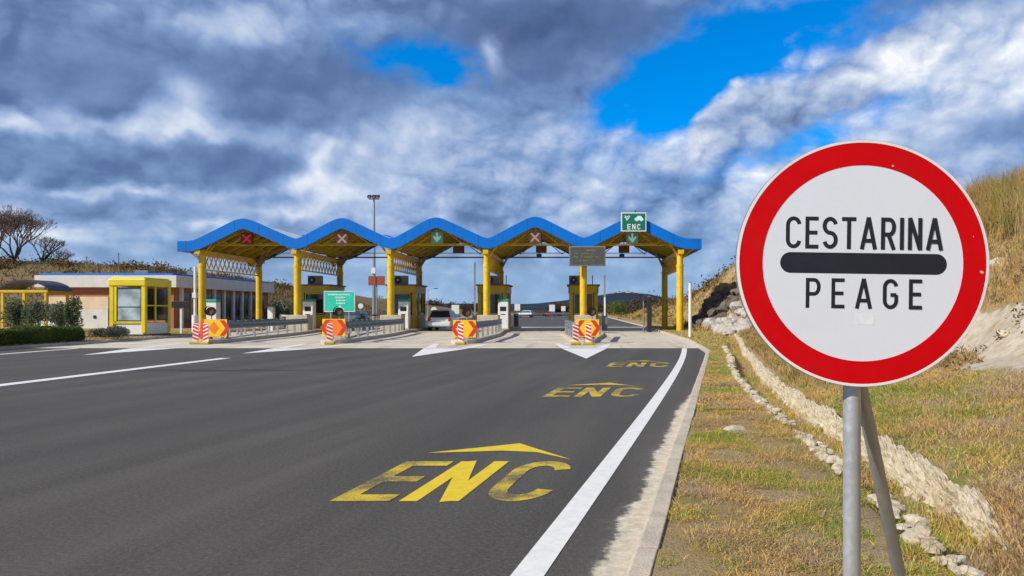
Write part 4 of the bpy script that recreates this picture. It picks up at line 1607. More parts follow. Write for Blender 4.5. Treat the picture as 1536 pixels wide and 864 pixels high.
def chevron_panel(dirs, name, label, w=.98, h=.74):
    r = empty(name, (0, 0, 0), 0, label, 'warning panel', 'yellow chevron panels on the island noses')
    MB().box((0, .012, .12 + h / 2), (w, .03, h)).build('panel', M['panelyellow'], r, bevel=.006)
    z = .12 + h / 2
    for k, (cx, dr, mk) in enumerate(dirs):
        a = .30 * h; t = .20
        pts = [(cx, z - a * 1.5), (cx + t, z - a * 1.5), (cx + t + dr * .24, z), (cx + t, z + a * 1.5), (cx, z + a * 1.5), (cx + dr * .24, z)]
        if dr < 0: pts = [(p[0] - t, p[1]) for p in pts]
        y = -.0065
        MB().prism(pts, y, y + .004).build('chevron', M[mk], r)
    for s in (-1, 1): MB().box((s * .3, .05, .42), (.05, .05, .84)).build('leg', M['galv'], r)
    return r


def beacon(x, y, z, lab):
    r = empty('warning_beacon', (x, y, z), 0, lab, 'warning light', 'dark round warning lights above the chevron panels')
    MB().cyl((0, .06, 0), (0, .06, .26), .025, n=8).build('stem', M['galv'], r)
    MB().cyl((0, -.05, .42), (0, .12, .42), .185, n=20).build('housing', M['dark'], r, bevel=.02)
    MB().cyl((0, -.058, .42), (0, -.05, .42), .14, n=20).build('lens', M['brownbox'], r)
    MB().cyl((0, -.16, .45), (0, -.05, .45), .20, .19, n=20, caps=False).build('visor', M['dark'], r)


def striped_board(x, y, lab, yaw=0.0, mirror=False):
    r = empty('striped_board', (x, y, .004), yaw, lab, 'striped board', 'red and white striped boards in front of the islands')
    w, h = .24, .76; z0 = .11
    MB().box((0, 0, z0 + h / 2), (w, .035, h)).build('board', M['white'], r, bevel=.008)
    n = 5; sg = -1 if mirror else 1
    for k in range(n):
        za = z0 + .03 + k * .15
        pts = []
        pts = [(-w / 2 + .005, za + (.10 if sg > 0 else 0)), (w / 2 - .005, za + (0 if sg > 0 else .10)), (w / 2 - .005, za + .085 + (0 if sg > 0 else .10)), (-w / 2 + .005, za + .085 + (.10 if sg > 0 else 0))]
        pts = [(a, min(b, z0 + h - .01)) for a, b in pts]
        if abs(pts[0][1] - pts[3][1]) < .01: continue
        MB().prism(pts, -.022, -.019).build('stripe', M['redpaint'], r)
    MB().box((0, 0, .06), (.42, .34, .11)).build('foot', M['booth_yellow'], r, bevel=.03)
    return r


YN = 31.15
# island 1: diamond arrow to the right
p = chevron_panel([(.18, 1, 'redpaint')], 'chevron_panel', 'yellow panel with a diamond and one red chevron on the leftmost island nose')
MB().prism([(-.30, .49), (-.06, .76), (.17, .49), (-.06, .22)], -.0075, -.003).build('diamond', M['orange'], p)
p.location = (isl_x(0, YN) + .32, YN, .17)
p = chevron_panel([(-.14, -1, 'redpaint'), (.14, 1, 'redpaint')], 'chevron_panel', 'orange and yellow chevron panel under the teal board')
MB().prism([(-.30, .14), (.30, .14), (.44, .49), (.30, .84), (-.30, .84), (-.44, .49)], -.0045, .0).build('backing', M['orange'], p)
p.location = (isl_x(1, YN) + .05, YN, .19)
p = chevron_panel([(-.14, -1, 'redpaint'), (.14, 1, 'redpaint')], 'chevron_panel', 'yellow panel with red chevrons on the island nose below the white car')
p.location = (isl_x(2, YN) + .05, YN, .14)
p = chevron_panel([(-.12, -1, 'redpaint'), (.12, 1, 'redpaint')], 'chevron_panel', 'yellow panel with two red chevrons below the dark message board')
p.location = (isl_x(3, YN) + .18, YN, .17)
beacon(isl_x(0, YN) - .05, YN + .35, .95, 'dark round warning light beside the ticket machine at the leftmost island')
beacon(isl_x(1, YN) + .15, YN + .35, .93, 'dark round warning light in front of the teal board')
beacon(isl_x(2, YN) + .10, YN + .35, .90, 'dark round warning light above the chevrons below the white car')
beacon(isl_x(3, YN) + .38, YN + .35, .93, 'dark round warning light above the chevrons under the dark message board')
striped_board(-15.98, 30.6, 'red and white striped board at the far left of the island noses', .1)
striped_board(-15.50, 30.5, 'red and white striped board just left of the diamond panel', -.1, True)
striped_board(isl_x(1, YN) + .17, 30.3, 'red and white striped board in front of the orange chevrons under the teal board', .12)
striped_board(isl_x(2, YN) + .03, 30.3, 'leaning red and white striped board in front of the island right of the white car', -.1)
striped_board(-.12, 29.9, 'left one of the two striped boards under the dark message board', .1)
striped_board(.40, 30.0, 'right one of the two striped boards under the dark message board', -.08)
# crash drum behind the left boards
o = MB().cyl((-16.15, 31.8, .02), (-16.15, 31.8, .98), .26, .22, n=18).cyl((-16.15, 31.8, .98), (-16.15, 31.8, 1.03), .18, .1, n=18).build('traffic_drum', M['redpaint'], origin=(-16.15, 31.8, 0), smooth=True)
tag(o, 'rusty red traffic drum behind the left striped board', 'traffic drum')


# teal board
def teal_board():
    x, y = -11.15, 34.2
    r = empty('direction_board', (x, y, .17), 0, 'bright teal board with white writing on two legs in front of the second booth', 'sign')
    w, h, zc = 1.46, .98, 1.66
    MB().box((0, 0, zc), (w, .04, h)).build('panel', M['teal'], r, bevel=.01)
    MB().box((0, -.022, zc + h / 2 - .02), (w - .04, .006, .025)).box((0, -.022, zc - h / 2 + .02), (w - .04, .006, .025)).box((-w / 2 + .02, -.022, zc), (.025, .006, h - .066)).box((w / 2 - .02, -.022, zc), (.025, .006, h - .066)).build('border', M['white'], r)
    mb = MB(); rr = random.Random(5)
    for k, (wd, cx) in enumerate(((1.0, -.02), (.42, .03), (.40, .05), (.38, .05))):
        zz = zc + .32 - k * .135
        xx = cx - wd / 2
        mb = MB()
        while xx < cx + wd / 2:
            l = rr.uniform(.035, .06); mb.box((xx + l / 2, -.0225, zz), (l, .005, .055)); xx += l + .018
        mb.build('writing', M['white'], r)
    MB().prism([(-.05, zc - .22), (.10, zc - .40), (.03, zc - .41), (.22, zc - .45), (.21, zc - .29), (.16, zc - .36), (.02, zc - .19)], -.025, -.02).build('arrow', M['white'], r)
    for s in (-1, 1): MB().box((s * .42, .045, .62), (.06, .05, 1.25)).build('leg', M['galv'], r)


teal_board()


# dark message board on the fifth column
def message_board():
    x, z = (881 - 868) / (F / 45.75), CAMZ + (466 - 384) / (F / 45.75)
    r = empty('message_board', (x, 45.75, z), 0, 'dark grey variable message board with faint yellow text in front of the fifth column', 'message board')
    MB().box((0, .14, 0), (2.28, .28, 1.24)).build('housing', M['greyhouse'], r, bevel=.02)
    MB().box((0, -.004, 0), (2.12, .01, 1.08)).build('screen', M['boardgrey'], r)
    mb = MB()
    t = [(1, .42, .62, .0), (0, .22, .5, .0)]
    rr = random.Random(3)
    xx = -.0
    for row, (zz, x0, x1) in enumerate(((.36, .0, .50), (.16, -.75, .75), (-.06, -.8, .8), (-.28, -.8, .6))):
        q = x0; mb = MB()
        while q < x1:
            l = rr.uniform(.04, .10)
            if row == 0 or rr.random() < .7: mb.box((q, -.0115, zz), (l, .004, .085 if row == 0 else .05))
            q += l + .05
        mb.build('led_text', M['led_yellow'], r)
    for s in (-1, 1): MB().box((s * .35, .34, 0), (.08, .14, 1.0)).build('bracket', M['galv'], r)


message_board()


# green ENC sign over the last ridge
def enc_sign():
    y = 45.85; S = F / y
    x, z = (950.5 - 868) / S, CAMZ + (466 - 333) / S
    r = empty('lane_sign', (x, y, z), 0, 'green sign reading ENC with a white car symbol over the last canopy ridge', 'sign')
    w, h = 38 / S, 28.5 / S
    MB().box((0, 0, 0), (w, .06, h)).build('panel', M['white'], r, bevel=.01)
    MB().box((0, -.032, 0), (w - .13, .008, h - .13)).build('face', M['green'], r)
    mp = lambda u, v, k: (-.40 + u * .34, -.038 - k, -.47 + v * .34)
    mb, _ = text_faces('ENC', 0, .62, .28, .16, mp, .0006)
    mb.build('lettering', M['white'], r)
    # car symbol
    MB().prism([(.06, .10), (.06, .24), (.16, .26), (.24, .38), (.46, .38), (.54, .25), (.60, .22), (.60, .10)], -.040, -.036).cyl((.19, -.042, .10), (.19, -.036, .10), .06, n=14).cyl((.48, -.042, .10), (.48, -.036, .10), .06, n=14).build('car_symbol', M['white'], r)
    # radio wave symbol
    mb = MB()
    for k, rad in enumerate((.10, .19)):
        L, Rr_ = ribbon(arc(-.42, .42, rad, rad, -140, -10, 8), .04)
        n = len(L)
        mb.addm([(p.x, -.038 - k * .001, p.y) for p in L] + [(p.x, -.038 - k * .001, p.y) for p in Rr_], [(j, j + 1, n + j + 1, n + j) for j in range(n - 1)])
    L, Rr_ = ribbon([(-.55, .40), (-.42, .10), (-.25, .36)], .045); n = len(L)
    mb.addm([(p.x, -.041, p.y) for p in L] + [(p.x, -.041, p.y) for p in Rr_], [(j, j + 1, n + j + 1, n + j) for j in range(n - 1)])
    mb.build('tag_symbol', M['white'], r)
    for s in (-1, 1): MB().box((s * .4, .07, -.1), (.07, .08, 1.1)).build('bracket', M['galv'], r)
    MB().cyl((.12, .02, h / 2), (.12, .02, h / 2 + .12), .04, n=8).build('lamp_mount', M['dark'], r)


enc_sign()


def lane_signal(px, py, colr, shape, backm, lab):
    y = 46.6; S = F / y
    x, z = (px - 868) / S, CAMZ + (466 - py) / S
    r = empty('lane_signal', (x, y, z), 0, lab, 'lane signal', 'lane signals hanging under the canopy ridges')
    MB().box((0, .08, 0), (.74, .16, .74)).build('housing', backm, r, bevel=.02)
    if shape == 'x':
        mb = MB()
        mb.box((0, -.008, 0), (.72, .012, .11), ry=R(45)); mb.build('cross', colr, r)
        MB().box((0, -.011, 0), (.72, .012, .11), ry=R(-45)).build('cross', colr, r)
    else:
        MB().prism([(-.055, .30), (.055, .30), (.055, -.02), (.24, .14), (.24, -.02), (0, -.30), (-.24, -.02), (-.24, .14), (-.055, -.02)], -.014, -.002).build('arrow', colr, r)
    MB().box((0, .09, .50), (.06, .06, .30)).build('hanger', M['galv'], r)


pal = mat('faded_signal_red', (.40, .16, .12), .5, .1, 5)
palg = mat('faded_signal_green', (.20, .38, .25), .5, .1, 5)
dkred = mat('signal_housing_red', (.16, .03, .02), .5, .15, 5)
lane_signal(370, 358, M['led_red'], 'x', dkred, 'bright red cross lane signal under the leftmost ridge')
lane_signal(513, 358, M['led_pink'], 'x', pal, 'faded pink cross lane signal under the second ridge')
lane_signal(655.5, 356, M['led_green'], 'a', palg, 'pale green arrow lane signal under the third ridge')
lane_signal(802.5, 356, M['led_pink'], 'x', pal, 'faded pink cross lane signal under the fourth ridge')
lane_signal(948.5, 357, M['led_green'], 'a', palg, 'green arrow lane signal below the green lane sign')


def lane_reader(px, py, camera_below, lab):
    y = 50.0; S = F / y
    x, z = (px - 868) / S, CAMZ + (466 - py) / S
    r = empty('lane_reader', (x, y, z), 0, lab, 'lane reader', 'brown reader boxes hanging above the lanes')
    MB().box((0, 0, 0), (.72, .4, .52)).build('housing', M['brownbox'], r, bevel=.03)
    MB().cyl((0, .1, .26), (0, .1, 1.2), .035, n=8).build('hanger', M['galv'], r)
    if camera_below:
        MB().box((-.15, -.05, -.46), (.34, .34, .18)).build('camera', M['dark'], r, bevel=.02)
        MB().cyl((-.15, 0, -.40), (-.15, 0, -.24), .03, n=8).build('neck', M['dark'], r)


lane_reader(688, 374, False, 'brown reader box hanging over the white car lane')
lane_reader(812, 373, True, 'brown reader box with a camera left of the dark message board')
lane_reader(936, 373, True, 'brown reader box with a camera below the green lane sign')


# barriers and poles
def barrier(x, y, up, length, direction, lab, z0=.17):
    r = empty('barrier', (x, y, z0), 0, lab, 'barrier', 'lane barriers')
    MB().box((0, 0, .5), (.36, .36, 1.0)).build('cabinet', M['greyhouse'], r, bevel=.02)
    if up:
        MB().box((.0, -.22, .9 + length / 2), (.11, .06, length)).build('boom', M['white'], r, bevel=.01)
    else:
        MB().box((direction * length / 2, -.22, .88), (length, .06, .11)).build('boom', M['white'], r, bevel=.01)
        for k in range(3):
            MB().box((direction * (length * (.25 + .27 * k)), -.22, .88), (.3, .064, .114)).build('boom_band', M['redpaint'], r)
    return r


barrier((713 - 868) / F * 49.8, 49.8, True, 3.6, 1, 'raised white barrier boom left of the third column')
barrier((907 - 868) / F * 47.5, 47.5, True, 2.6, 1, 'raised white barrier boom right of the booth behind the dark message board')
barrier(-23.2, 57.5, False, 4.2, 1, 'lowered white boom across the leftmost lane', .12)
barrier(-16.9, 57.5, False, 3.9, 1, 'lowered boom across the lane behind the teal board')
barrier(-4.9, 57.5, False, 4.3, 1, 'lowered white boom across the open lane left of the dark message board')


def pole_thing(name, x, y, z0, h, r_, m, lab, cat, cap=True, square=False):
    o = empty(name, (x, y, z0), 0, lab, cat)
    if square: MB().box((0, 0, h / 2), (r_ * 2, r_ * 2, h)).build('post', m, o, bevel=.01)
    else: MB().cyl((0, 0, 0), (0, 0, h), r_, n=14).build('post', m, o, smooth=True)
    if cap: MB().cyl((0, 0, h), (0, 0, h + .04), r_ * 1.05, r_ * .5, n=14).build('cap', M['greyhouse'], o)
    MB().cyl((0, 0, 0), (0, 0, .03), r_ * 1.9, n=14).build('base', M['galv'], o)
    return o


gz = lambda x, y: float(ground_z(x, y))
pole_thing('white_pole', 5.32, 35.0, gz(5.32, 35), 2.62, .075, M['white'], 'white pole on the verge at the right end of the apron', 'pole')
pole_thing('lane_detector', 4.55, 47.2, .004, 2.3, .14, M['dark'], 'dark square detector column at the right edge of the last lane', 'detector column', square=True)
pole_thing('lane_detector', 4.20, 47.4, .004, 2.3, .05, M['greyhouse'], 'slim grey post beside the dark detector column', 'detector column')
o = MB().cyl((0, 0, 0), (0, 0, 1.02), .19, n=14).cyl((0, 0, 1.0), (0, 0, 3.9), .085, n=12).box((0, -.05, 2.2), (.22, .2, .3)).build('mast', M['white'])
o.location = (-22.9, 43.8, .12); tag(o, 'white mast in front of the leftmost column', 'mast')
# small things behind left barrier
o = empty('lane_board', (-21.6, 38.4, .12), 0, 'dark rectangular board on a white post right of the yellow cabin', 'sign')
o.location = ((271 - 868) / F * 40.5, 40.5, .12)
MB().box((0, 0, 1.62), (1.0, .06, .36)).build('panel', M['dark'], o, bevel=.01)
MB().box((0, .06, .80), (.10, .08, 1.6)).build('post', M['white'], o)
o = empty('cabinet', ((407 - 868) / F * 50, 50, .004), 0, 'tall narrow white cabinet between the leftmost column and the second column', 'cabinet')
MB().box((0, 0, .82), (.36, .4, 1.64)).build('housing', M['white'], o, bevel=.02)
MB().box((0, 0, 1.67), (.40, .44, .06)).build('lid', M['greyhouse'], o)


# floodlight mast
def flood_mast():
    y = 88.0; S = F / y
    x = (561 - 868) / S; H = CAMZ + (466 - 296) / S
    r = empty('floodlight_mast', (x, y, 0), 0, 'tall slim floodlight mast rising above the blue canopy wave', 'floodlight mast')
    MB().cyl((0, 0, 0), (0, 0, H), .24, .11, n=14).build('mast', M['galv'], r, smooth=True)
    MB().box((0, 0, H - .2), (1.3, .12, .12)).build('crossarm', M['galv'], r)
    for sx in (-.5, .05, .5):
        l = MB().box((sx, -.2, H + .06), (.42, .5, .3), rx=R(25)).build('floodlight', M['dark'], r, bevel=.03)
        MB().box((sx, -.40, H - .05), (.32, .05, .2), rx=R(25)).build('glass', M['lampglass'], l)
    MB().box((0, -.15, 6.2), (.5, .3, .7)).build('junction_box', M['white'], r)


flood_mast()
y = 75.0; S = F / y
o = empty('led_board', ((564.5 - 868) / S, y, 0), 0, 'rust red two part lane board on a post beside the floodlight mast', 'sign')
zc = CAMZ + (466 - 421) / S
MB().box((-.42, 0, zc), (.78, .15, .95)).box((.45, 0, zc), (.80, .15, .95)).build('panel', M['ledred'], o, bevel=.02)
MB().cyl((0, .14, 0), (0, .14, zc + .4), .07, n=10).build('post', M['galv'], o)

# small back-facing signs beyond the plaza
def far_sign(px, py, y, shape, size, lab):
    S = F / y; x = (px - 868) / S; z = CAMZ + (466 - py) / S
    r = empty('road_sign', (x, y, gz(x, y) if not (-20 < x < 5) else 0), 0, lab, 'road sign')
    z -= r.location.z
    if shape == 'o': MB().cyl((0, 0, z), (0, .03, z), size / 2, n=24).build('plate', M['white'], r)
    else: MB().box((0, 0, z), (size * .85, .03, size)).build('plate', M['white'], r)
    MB().cyl((0, .05, 0), (0, .05, z + size * .4), .035, n=8).build('post', M['galv'], r)


far_sign(651, 465, 70, 'o', .58, 'round white sign on a thin post above the white car')
far_sign(683, 464, 66, 'r', .80, 'narrow white sign right of the white car')
far_sign(776, 461, 75, 'r', .68, 'white rectangular sign right of the third booth')
far_sign(828, 462, 110, 'r', 1.0, 'pale sign at the roadside left of the fourth booth')
far_sign(541, 459, 70, 'o', .5, 'round white sign right of the teal board')
far_sign(845, 463, 118, 'r', .8, 'small pinkish sign beside the fourth booth')
# far street lamp
def street_lamp(px, y, H, lab):
    S = F / y; x = (px - 868) / S
    r = empty('street_lamp', (x, y, 0), 0, lab, 'street lamp')
    MB().cyl((0, 0, 0), (0, 0, H), .09, .05, n=10).build('pole', M['galv'], r)
    MB().cyl((0, 0, H), (1.1, 0, H + .15), .04, n=8).build('arm', M['galv'], r)
    MB().box((1.3, 0, H + .13), (.6, .25, .12)).build('lamp_head', M['dark'], r, bevel=.02)


street_lamp(642, 120, 4.9, 'low street lamp beyond the booth left of the white car')


# ------------------------------------------------------------------ cars
def car(paint):
    r = empty('parked_car', (0, 0, 0), 0, '', 'car')
    # lower body sections from rear (y 0) to front (y 4.1)
    secs = [(0, .74, .42, .62), (.05, .80, .32, .93), (.35, .84, .26, .98), (1.2, .86, .22, .97), (2.6, .86, .22, .95), (3.3, .84, .24, .86), (3.9, .78, .28, .72), (4.08, .68, .36, .58)]
    vs = []; fs = []
    for (yy, hw, zl, zh) in secs:
        zm = (zl + zh) / 2 + .05
        ring = [(-hw * .9, zl), (-hw, zl + .1), (-hw, zm), (-hw * .93, zh), (hw * .93, zh), (hw, zm), (hw, zl + .1), (hw * .9, zl)]
        vs += [(a, yy, b) for a, b in ring]
    n = 8
    for i in range(len(secs) - 1):
        for j in range(n):
            fs.append((i * n + j, i * n + (j + 1) % n, (i + 1) * n + (j + 1) % n, (i + 1) * n + j))
    fs += [tuple(range(n)), tuple(reversed(range((len(secs) - 1) * n, len(secs) * n)))]
    body = MB().addm(vs, fs).build('body', paint, r, bevel=.03, smooth=True)
    # greenhouse
    def house(secs, name, m, bev=.02):
        vs = []; fs = []
        for (yy, hw, zz) in secs: vs += [(-hw, yy, zz), (hw, yy, zz)]
        return vs
    lo = [(.22, .76), (3.0, .76)]; hi = [(.55, .60), (2.25, .60)]
    v = [(-.76, .16, .95), (.76, .16, .95), (.78, 3.0, .94), (-.78, 3.0, .94), (-.60, .50, 1.40), (.60, .50, 1.40), (.60, 2.15, 1.40), (-.60, 2.15, 1.40)]
    MB().addm(v, [(0, 1, 2, 3), (4, 5, 6, 7), (0, 1, 5, 4), (1, 2, 6, 5), (2, 3, 7, 6), (3, 0, 4, 7)]).build('window', M['carglass'], r, bevel=.03)
    v = [(-.62, .44, 1.385), (.62, .44, 1.385), (.61, 2.15, 1.39), (-.61, 2.15, 1.39), (-.54, .55, 1.46), (.54, .55, 1.46), (.54, 2.0, 1.46), (-.54, 2.0, 1.46)]
    MB().addm(v, [(0, 1, 2, 3), (4, 5, 6, 7), (0, 1, 5, 4), (1, 2, 6, 5), (2, 3, 7, 6), (3, 0, 4, 7)]).build('roof', paint, r, bevel=.03)
    for s in (-1, 1):
        MB().cyl((s * .765, .15, .95), (s * .605, .50, 1.40), .045, n=8).build('pillar', paint, r)
        MB().box((s * .70, .035, .80), (.20, .10, .24)).build('tail_light', M['lens'], r, bevel=.02)
        MB().box((s * .94, 2.55, 1.0), (.2, .1, .13)).build('mirror', paint, r, bevel=.03)
        for yy in (.75, 3.25):
            w = MB().cyl((s * .68, yy, .31), (s * .87, yy, .31), .31, n=24).build('wheel', M['tyre'], r, bevel=.02)
            MB().cyl((s * .872, yy, .31), (s * .885, yy, .31), .19, n=16).build('rim', M['galv'], w)
    MB().box((0, -.03, .48), (1.52, .16, .26)).build('bumper', paint, r, bevel=.05)
    MB().box((0, .035, .72), (.50, .09, .12)).build('number_plate', M['plate'], r)
    return r


c0 = car(M['carwhite'])
c0.location = (-9.50, 50.0, 0.004); c0['label'] = 'white hatchback seen from behind waiting in the lane beside the second booth'
c1 = copy_tree(c0); c1.location = ((800 - 868) / F * 150, 150, 0); c1.rotation_euler.z = R(70); c1['label'] = 'white car far down the road between the third and fourth booths'
c2 = copy_tree(c0); c2.location = ((828 - 868) / F * 175, 175, 0); c2.rotation_euler.z = R(170); c2['label'] = 'red car far down the road left of the fourth booth'; kids_mat(c2, M['carwhite'], M['carred'])
c3 = copy_tree(c0); c3.location = ((545 - 868) / F * 84, 84, 0); c3.rotation_euler.z = R(175); c3['label'] = 'dark car beyond the plaza right of the teal board'; kids_mat(c3, M['carwhite'], M['cargrey'])


# ------------------------------------------------------------------ left side: cabin, building, shelter
def cabin():
    x0, y0 = -22.65, 36.8
    r = empty('yellow_cabin', (x0, y0 + 1.15, .11), 0, 'bright yellow glazed cabin with white lower panels beside the hedge', 'cabin')
    w, d, h = 1.78, 2.3, 2.90
    hx, hy = w / 2, d / 2
    MB().box((0, 0, .35), (w - .1, d - .1, .62)).build('lower_panel', M['white'], r)
    MB().box((0, 0, .05), (w + .02, d + .02, .10)).build('plinth', M['dark'], r)
    MB().box((0, 0, h - .19), (w + .1, d + .1, .38)).build('roof_band', M['cabin_yellow'], r, bevel=.05)
    MB().box((0, 0, h + .03), (w - .1, d - .1, .08)).build('roof', M['cabin_yellow'], r, bevel=.03)
    for sx in (-1, 1):
        for sy in (-1, 1):
            MB().box((sx * (hx - .09), sy * (hy - .09), (h - .38 + .1) / 2 + .05), (.20, .20, h - .50)).build('corner_post', M['cabin_yellow'], r, bevel=.02)
    MB().box((0, -hy + .04, .70), (w - .36, .09, .10)).box((-.60, -hy + .04, 1.6), (.12, .09, 1.8)).build('window_frame', M['cabin_yellow'], r)
    wn = MB().box((.06, -hy + .055, 1.60), (1.22, .05, 1.62)).build('window', M['glasspale'], r)
    MB().box((.06, -hy + .02, 2.42), (1.24, .03, .05)).box((.06, -hy + .02, .78), (1.24, .03, .05)).box((-.56, -hy + .02, 1.6), (.05, .03, 1.60)).box((.68, -hy + .02, 1.6), (.05, .03, 1.60)).box((.06, -hy + .02, 1.48), (1.12, .02, .03)).build('frame', M['dark'], wn)
    for k, (ya, yb) in enumerate(((-.95, -.25), (-.1, .95))):
        wn = MB().box((hx - .06, (ya + yb) / 2, 1.60), (.05, yb - ya - .06, 1.62)).build('window', M['glassdark'], r)
        MB().box((hx - .03, yb + .03, 1.6), (.07, .10, 1.8)).build('mullion', M['cabin_yellow'], r)
        MB().box((hx - .03, (ya + yb) / 2, 1.55), (.05, yb - ya, .06)).build('transom', M['cabin_yellow'], wn)
    MB().box((-hx + .055, 0, 1.60), (.05, d - .5, 1.62)).build('window', M['glassdark'], r)
    MB().box((0, hy - .055, 1.60), (w - .42, .05, 1.62)).build('window', M['glassdark'], r)


cabin()


def service_building():
    xa, xb, ya, yb, H = -38.9, -29.2, 53.0, 69.5, 4.0
    r = empty('service_building', (xb, ya, .1), 0, 'long low service building with a pale roof band and brick wall behind the yellow cabin', 'building')
    ox, oy = xb, ya
    w, d = xb - xa, yb - ya
    MB().box((-w / 2, d / 2, 1.5), (w - .3, d - .3, 3.0)).build('wall', M['brick'], r)
    MB().box((-w / 2, d / 2, 3.42), (w + .5, d + .5, .86)).build('roof_band', M['whitewall'], r)
    MB().box((-w / 2 - .2, d / 2, 3.93), (w, d - .2, .16)).build('roof', M['blue'], r, bevel=.02)
    # front: cream upper panel and white door
    MB().box((-7.0, .12, 1.88), (4.3, .09, .86)).build('panel', M['cream'], r)
    g_ = MB().box((-7.0, .10, .72), (4.3, .12, 1.44)).build('panel', M['whitewall'], r)
    MB().box((-5.8, .02, .85), (.18, .05, .22)).build('meter_box', M['dark'], g_)
    for k, xx in enumerate((-3.2, -1.6)):
        wn = MB().box((xx, .14, 1.6), (.9, .05, 1.1)).build('window', M['glassdark'], r)
        MB().box((xx, .13, 1.03), (1.0, .12, .06)).build('sill', M['white'], wn)
    # shaded side: pilasters and tall dark windows
    k = 0; yy = 1.0
    while yy < d - 1.4:
        wn = MB().box((-.12, yy + .75, 1.52), (.05, 1.15, 2.2)).build('window', M['glassdark'], r)
        MB().box((-.09, yy + .75, 1.52), (.03, .05, 2.2)).build('frame', M['greyhouse'], wn)
        MB().box((-.06, yy, 1.5), (.20, .30, 2.96)).build('pilaster', M['whitewall'], r)
        yy += 1.62
    MB().box((-1.5, 6, 4.2), (1.2, .9, .4)).build('roof_vent', M['greyhouse'], r, bevel=.02)
    MB().box((-4.5, 4, 4.2), (1.0, .9, .4)).build('roof_vent', M['greyhouse'], r, bevel=.02)


service_building()


def shelter():
    r = empty('shelter', (-32.2, 43.5, .11), 0, 'small open shelter with a dark curved roof on yellow posts behind the olive bushes', 'shelter')
    pts = [(-1.45 + 2.9 * i / 14, 2.55 + .55 * math.sin(math.pi * i / 14) ** .6) for i in range(15)]
    low = [(a, b - .10) for a, b in reversed(pts)]
    MB().prism(pts + low, -1.0, 1.0).build('roof', M['shelterroof'], r)
    MB().box((0, -.95, 2.42), (2.8, .08, .14)).box((0, .95, 2.42), (2.8, .08, .14)).build('beam', M['yellow'], r)
    for x in (-1.25, .0, 1.25):
        for y in (-.9, .9): MB().box((x, y, 1.2), (.13, .13, 2.4)).build('post', M['yellow'], r)
    MB().box((.3, .6, .9), (1.6, .08, 1.6)).build('back_panel', M['white'], r)


shelter()


def bush(x, y, h, rx, m, lab, name='olive_bush', cat='bush', n=2600, leaf=.055, group=None, stems=True, squash=1.0):
    z = gz(x, y)
    r = empty(name, (x, y, z), 0, lab, cat, group)
    k = 9; P = []
    for i in range(k):
        c = np.array([random.uniform(-.5, .5) * rx, random.uniform(-.5, .5) * rx, h * random.uniform(.35, .8)])
        q = rng.normal(size=(n // k, 3)); q /= np.linalg.norm(q, axis=1)[:, None]
        q *= (rng.random((n // k, 1)) ** .4)
        P.append(q * np.array([rx * .48, rx * .48, h * .27 * squash]) + c)
    P = np.concatenate(P); P[:, 2] = np.clip(P[:, 2], .03, None)
    leaves('foliage', P, leaf, m, parent=r)
    if stems:
        mb = MB()
        for i in range(6):
            a = random.uniform(0, 6.28); q = random.uniform(.2, .7) * rx * .6
            mb.tube([(0, 0, 0), (math.cos(a) * q * .4, math.sin(a) * q * .4, h * .4), (math.cos(a) * q, math.sin(a) * q, h * .8)], .025, 5, .008)
        mb.build('stem', M['bark'], r)
    return r


bl = ['grey green bushy olive at the left end of the row', 'tall dense olive bush left of the second yellow shelter post', 'broad olive bush in the middle of the row before the white panel', 'slim olive bush nearest the yellow cabin']
for i, (px, y, h, rx) in enumerate([(22, 35.5, 1.9, .75), (57, 35, 1.8, .8), (88, 34.8, 1.8, .85), (112, 34.5, 1.95, .5)]):
    bush((px - 868) / F * y, y, h, rx, M['olive'], bl[i], group='olive bushes behind the hedge')
bush((152 - 868) / F * 33.2, 33.2, .52, .55, M['heath'], 'low greyish brown shrub right of the end of the hedge', 'shrub', 'shrub', 1500, .035, None, False)
bush((166 - 868) / F * 32.8, 32.8, .55, .6, M['heath'], 'low dark brownish shrub between the hedge and the round shrub', 'shrub', 'shrub', 1500, .035, None, False)
bush((181 - 868) / F * 33.6, 33.6, .62, .6, M['olive'], 'small round grey green shrub in front of the yellow cabin', 'shrub', 'shrub', 2200, .03, None, False)


def hedge():
    # long clipped hedge following the kerb
    y0, y1 = 21.5, 31.4
    n = 60000
    y = rng.uniform(y0, y1, n)
    cx = lkx(y) - .95 + .08 * fbm(y * .8, y * 0, 2)
    # skin of a box-like rounded section
    t = rng.uniform(0, np.pi, n); rr = .86 + .14 * rng.random(n) ** .5
    c, s = np.cos(t), np.sin(t)
    p = .55
    ux = np.sign(c) * np.abs(c) ** p * rr; uz = np.abs(s) ** p * rr
    hw = .58 + .10 * fbm(y * .9, y * .3 + 4, 3); hh = .63 + .12 * fbm(y * 1.1, y * .2, 3)
    endf = np.clip((y1 - y) / .35, 0, 1) ** .5
    P = np.stack([cx + ux * hw * endf, y, .10 + uz * hh * (.4 + .6 * endf)], 1)
    P += rng.normal(size=P.shape) * .015
    r = empty('hedge', (-21.5, 26, .1), 0, 'low clipped dark green hedge along the left kerb', 'hedge')
    leaves('foliage', P - np.array([-21.5, 26, .1]), .028, M['hedge'], parent=r)
    mb = MB()
    yy = y0
    while yy < y1 - .2:
        mb.cyl((float(lkx(yy)) - .95 + 21.5, yy - 26, -.05), (float(lkx(yy)) - .95 + 21.5 + random.uniform(-.2, .2), yy - 26, .4), .02, .01, n=5); yy += .35
    mb.build('stem', M['bark'], r)
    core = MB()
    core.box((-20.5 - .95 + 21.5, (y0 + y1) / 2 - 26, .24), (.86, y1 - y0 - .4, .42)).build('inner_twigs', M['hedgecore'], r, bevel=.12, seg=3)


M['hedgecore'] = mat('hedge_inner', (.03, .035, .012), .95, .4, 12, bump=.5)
hedge()


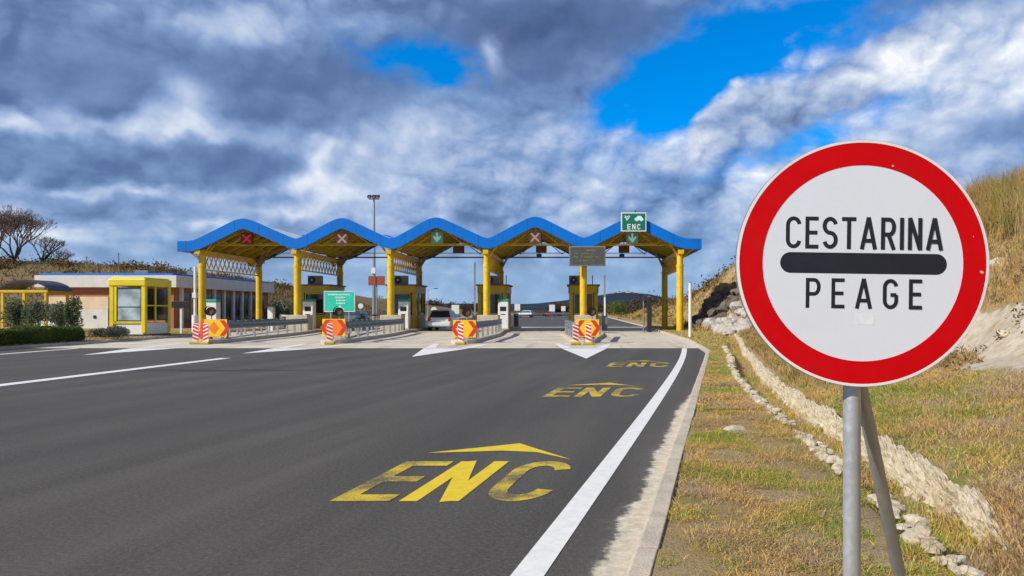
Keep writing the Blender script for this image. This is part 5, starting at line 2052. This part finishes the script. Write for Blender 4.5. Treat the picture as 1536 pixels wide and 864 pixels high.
# bare trees
def bare_tree(x, y, H, spread, lab, seed, lean=0.0, depth=7):
    z = gz(x, y)
    rr = random.Random(seed)
    r = empty('bare_tree', (x, y, z), 0, lab, 'tree', 'bare trees on the left hill')
    tr = MB(); tw = MB()

    def grow(p, d, L, rad, lev):
        steps = 4 if lev < 2 else 3
        q = p
        for s in range(steps):
            d = (d + Vector((rr.uniform(-.18, .18), rr.uniform(-.18, .18), rr.uniform(-.02, .12)))).normalized()
            q2 = q + d * L / steps
            (tr if lev < 2 else tw).cyl(q, q2, rad * (1 - .25 * s / steps), rad * (1 - .25 * (s + 1) / steps), n=7 if lev < 2 else 4, caps=False)
            q = q2
        if lev >= depth: return
        k = 6 if lev == 0 else (3 if lev < 3 else rr.choice((2, 3, 3)))
        for i in range(k):
            a = rr.uniform(0, 6.28); t = rr.uniform(.25, .85) * spread
            side = Vector((math.cos(a), math.sin(a), 0))
            nd = (d + side * t + Vector((0, 0, .12))).normalized()
            grow(q, nd, (H * .25 if lev == 0 else L * rr.uniform(.66, .86)), max(rad * .6, .011), lev + 1)
    grow(Vector((0, 0, -.1)), Vector((lean, 0, 1)).normalized(), H * .10, H * .030, 0)
    tr.build('trunk', M['bark'], r)
    tw.build('crown', M['twig'], r)


bare_tree((22 - 868) / F * 78, 78, 6.0, 1.1, 'large round crowned bare tree at the left edge on the hill', 11, .0)
bare_tree((-14 - 868) / F * 76, 76, 5.4, 1.1, 'bare tree cut by the left edge of the photo', 12)
bare_tree((62 - 868) / F * 80, 80, 4.2, 1.3, 'low leaning bare tree right of the round crowned one', 13, .35, 5)
bare_tree((80 - 868) / F * 82, 82, 3.0, 1.2, 'small windswept bare shrub tree farthest right on the hill', 14, .5, 5)
for i, (px, h) in enumerate([(130, 2.2), (178, 2.6), (205, 1.7), (235, 1.9)]):
    x = (px - 868) / F * 96
    o = MB().cyl((0, 0, 0), (0, 0, h), .05, .04, n=8).box((0, 0, h - .15), (.5, .06, .05)).build('wooden_post', M['bark'])
    o.location = (x, 96, gz(x, 96)); tag(o, 'thin dark wire post on the crest of the left hill', 'post', 'thin posts on the left hill')

# evergreen behind the first lane
for k, (px, y, h, rx, lb) in enumerate([(418, 66, 1.9, 2.0, 'low green shrub beyond the building end near the white cabinet'), (922, 108, 3.0, 2.4, 'yellow green shrub at the foot of the far embankment'), (432, 72, 1.7, 2.0, 'green shrub left of the second column far behind')]):
    bush((px - 868) / F * y, y, h, rx, M['hedge'] if k == 1 else M['olive'], lb, 'shrub', 'shrub', 1800, .10, None, False)
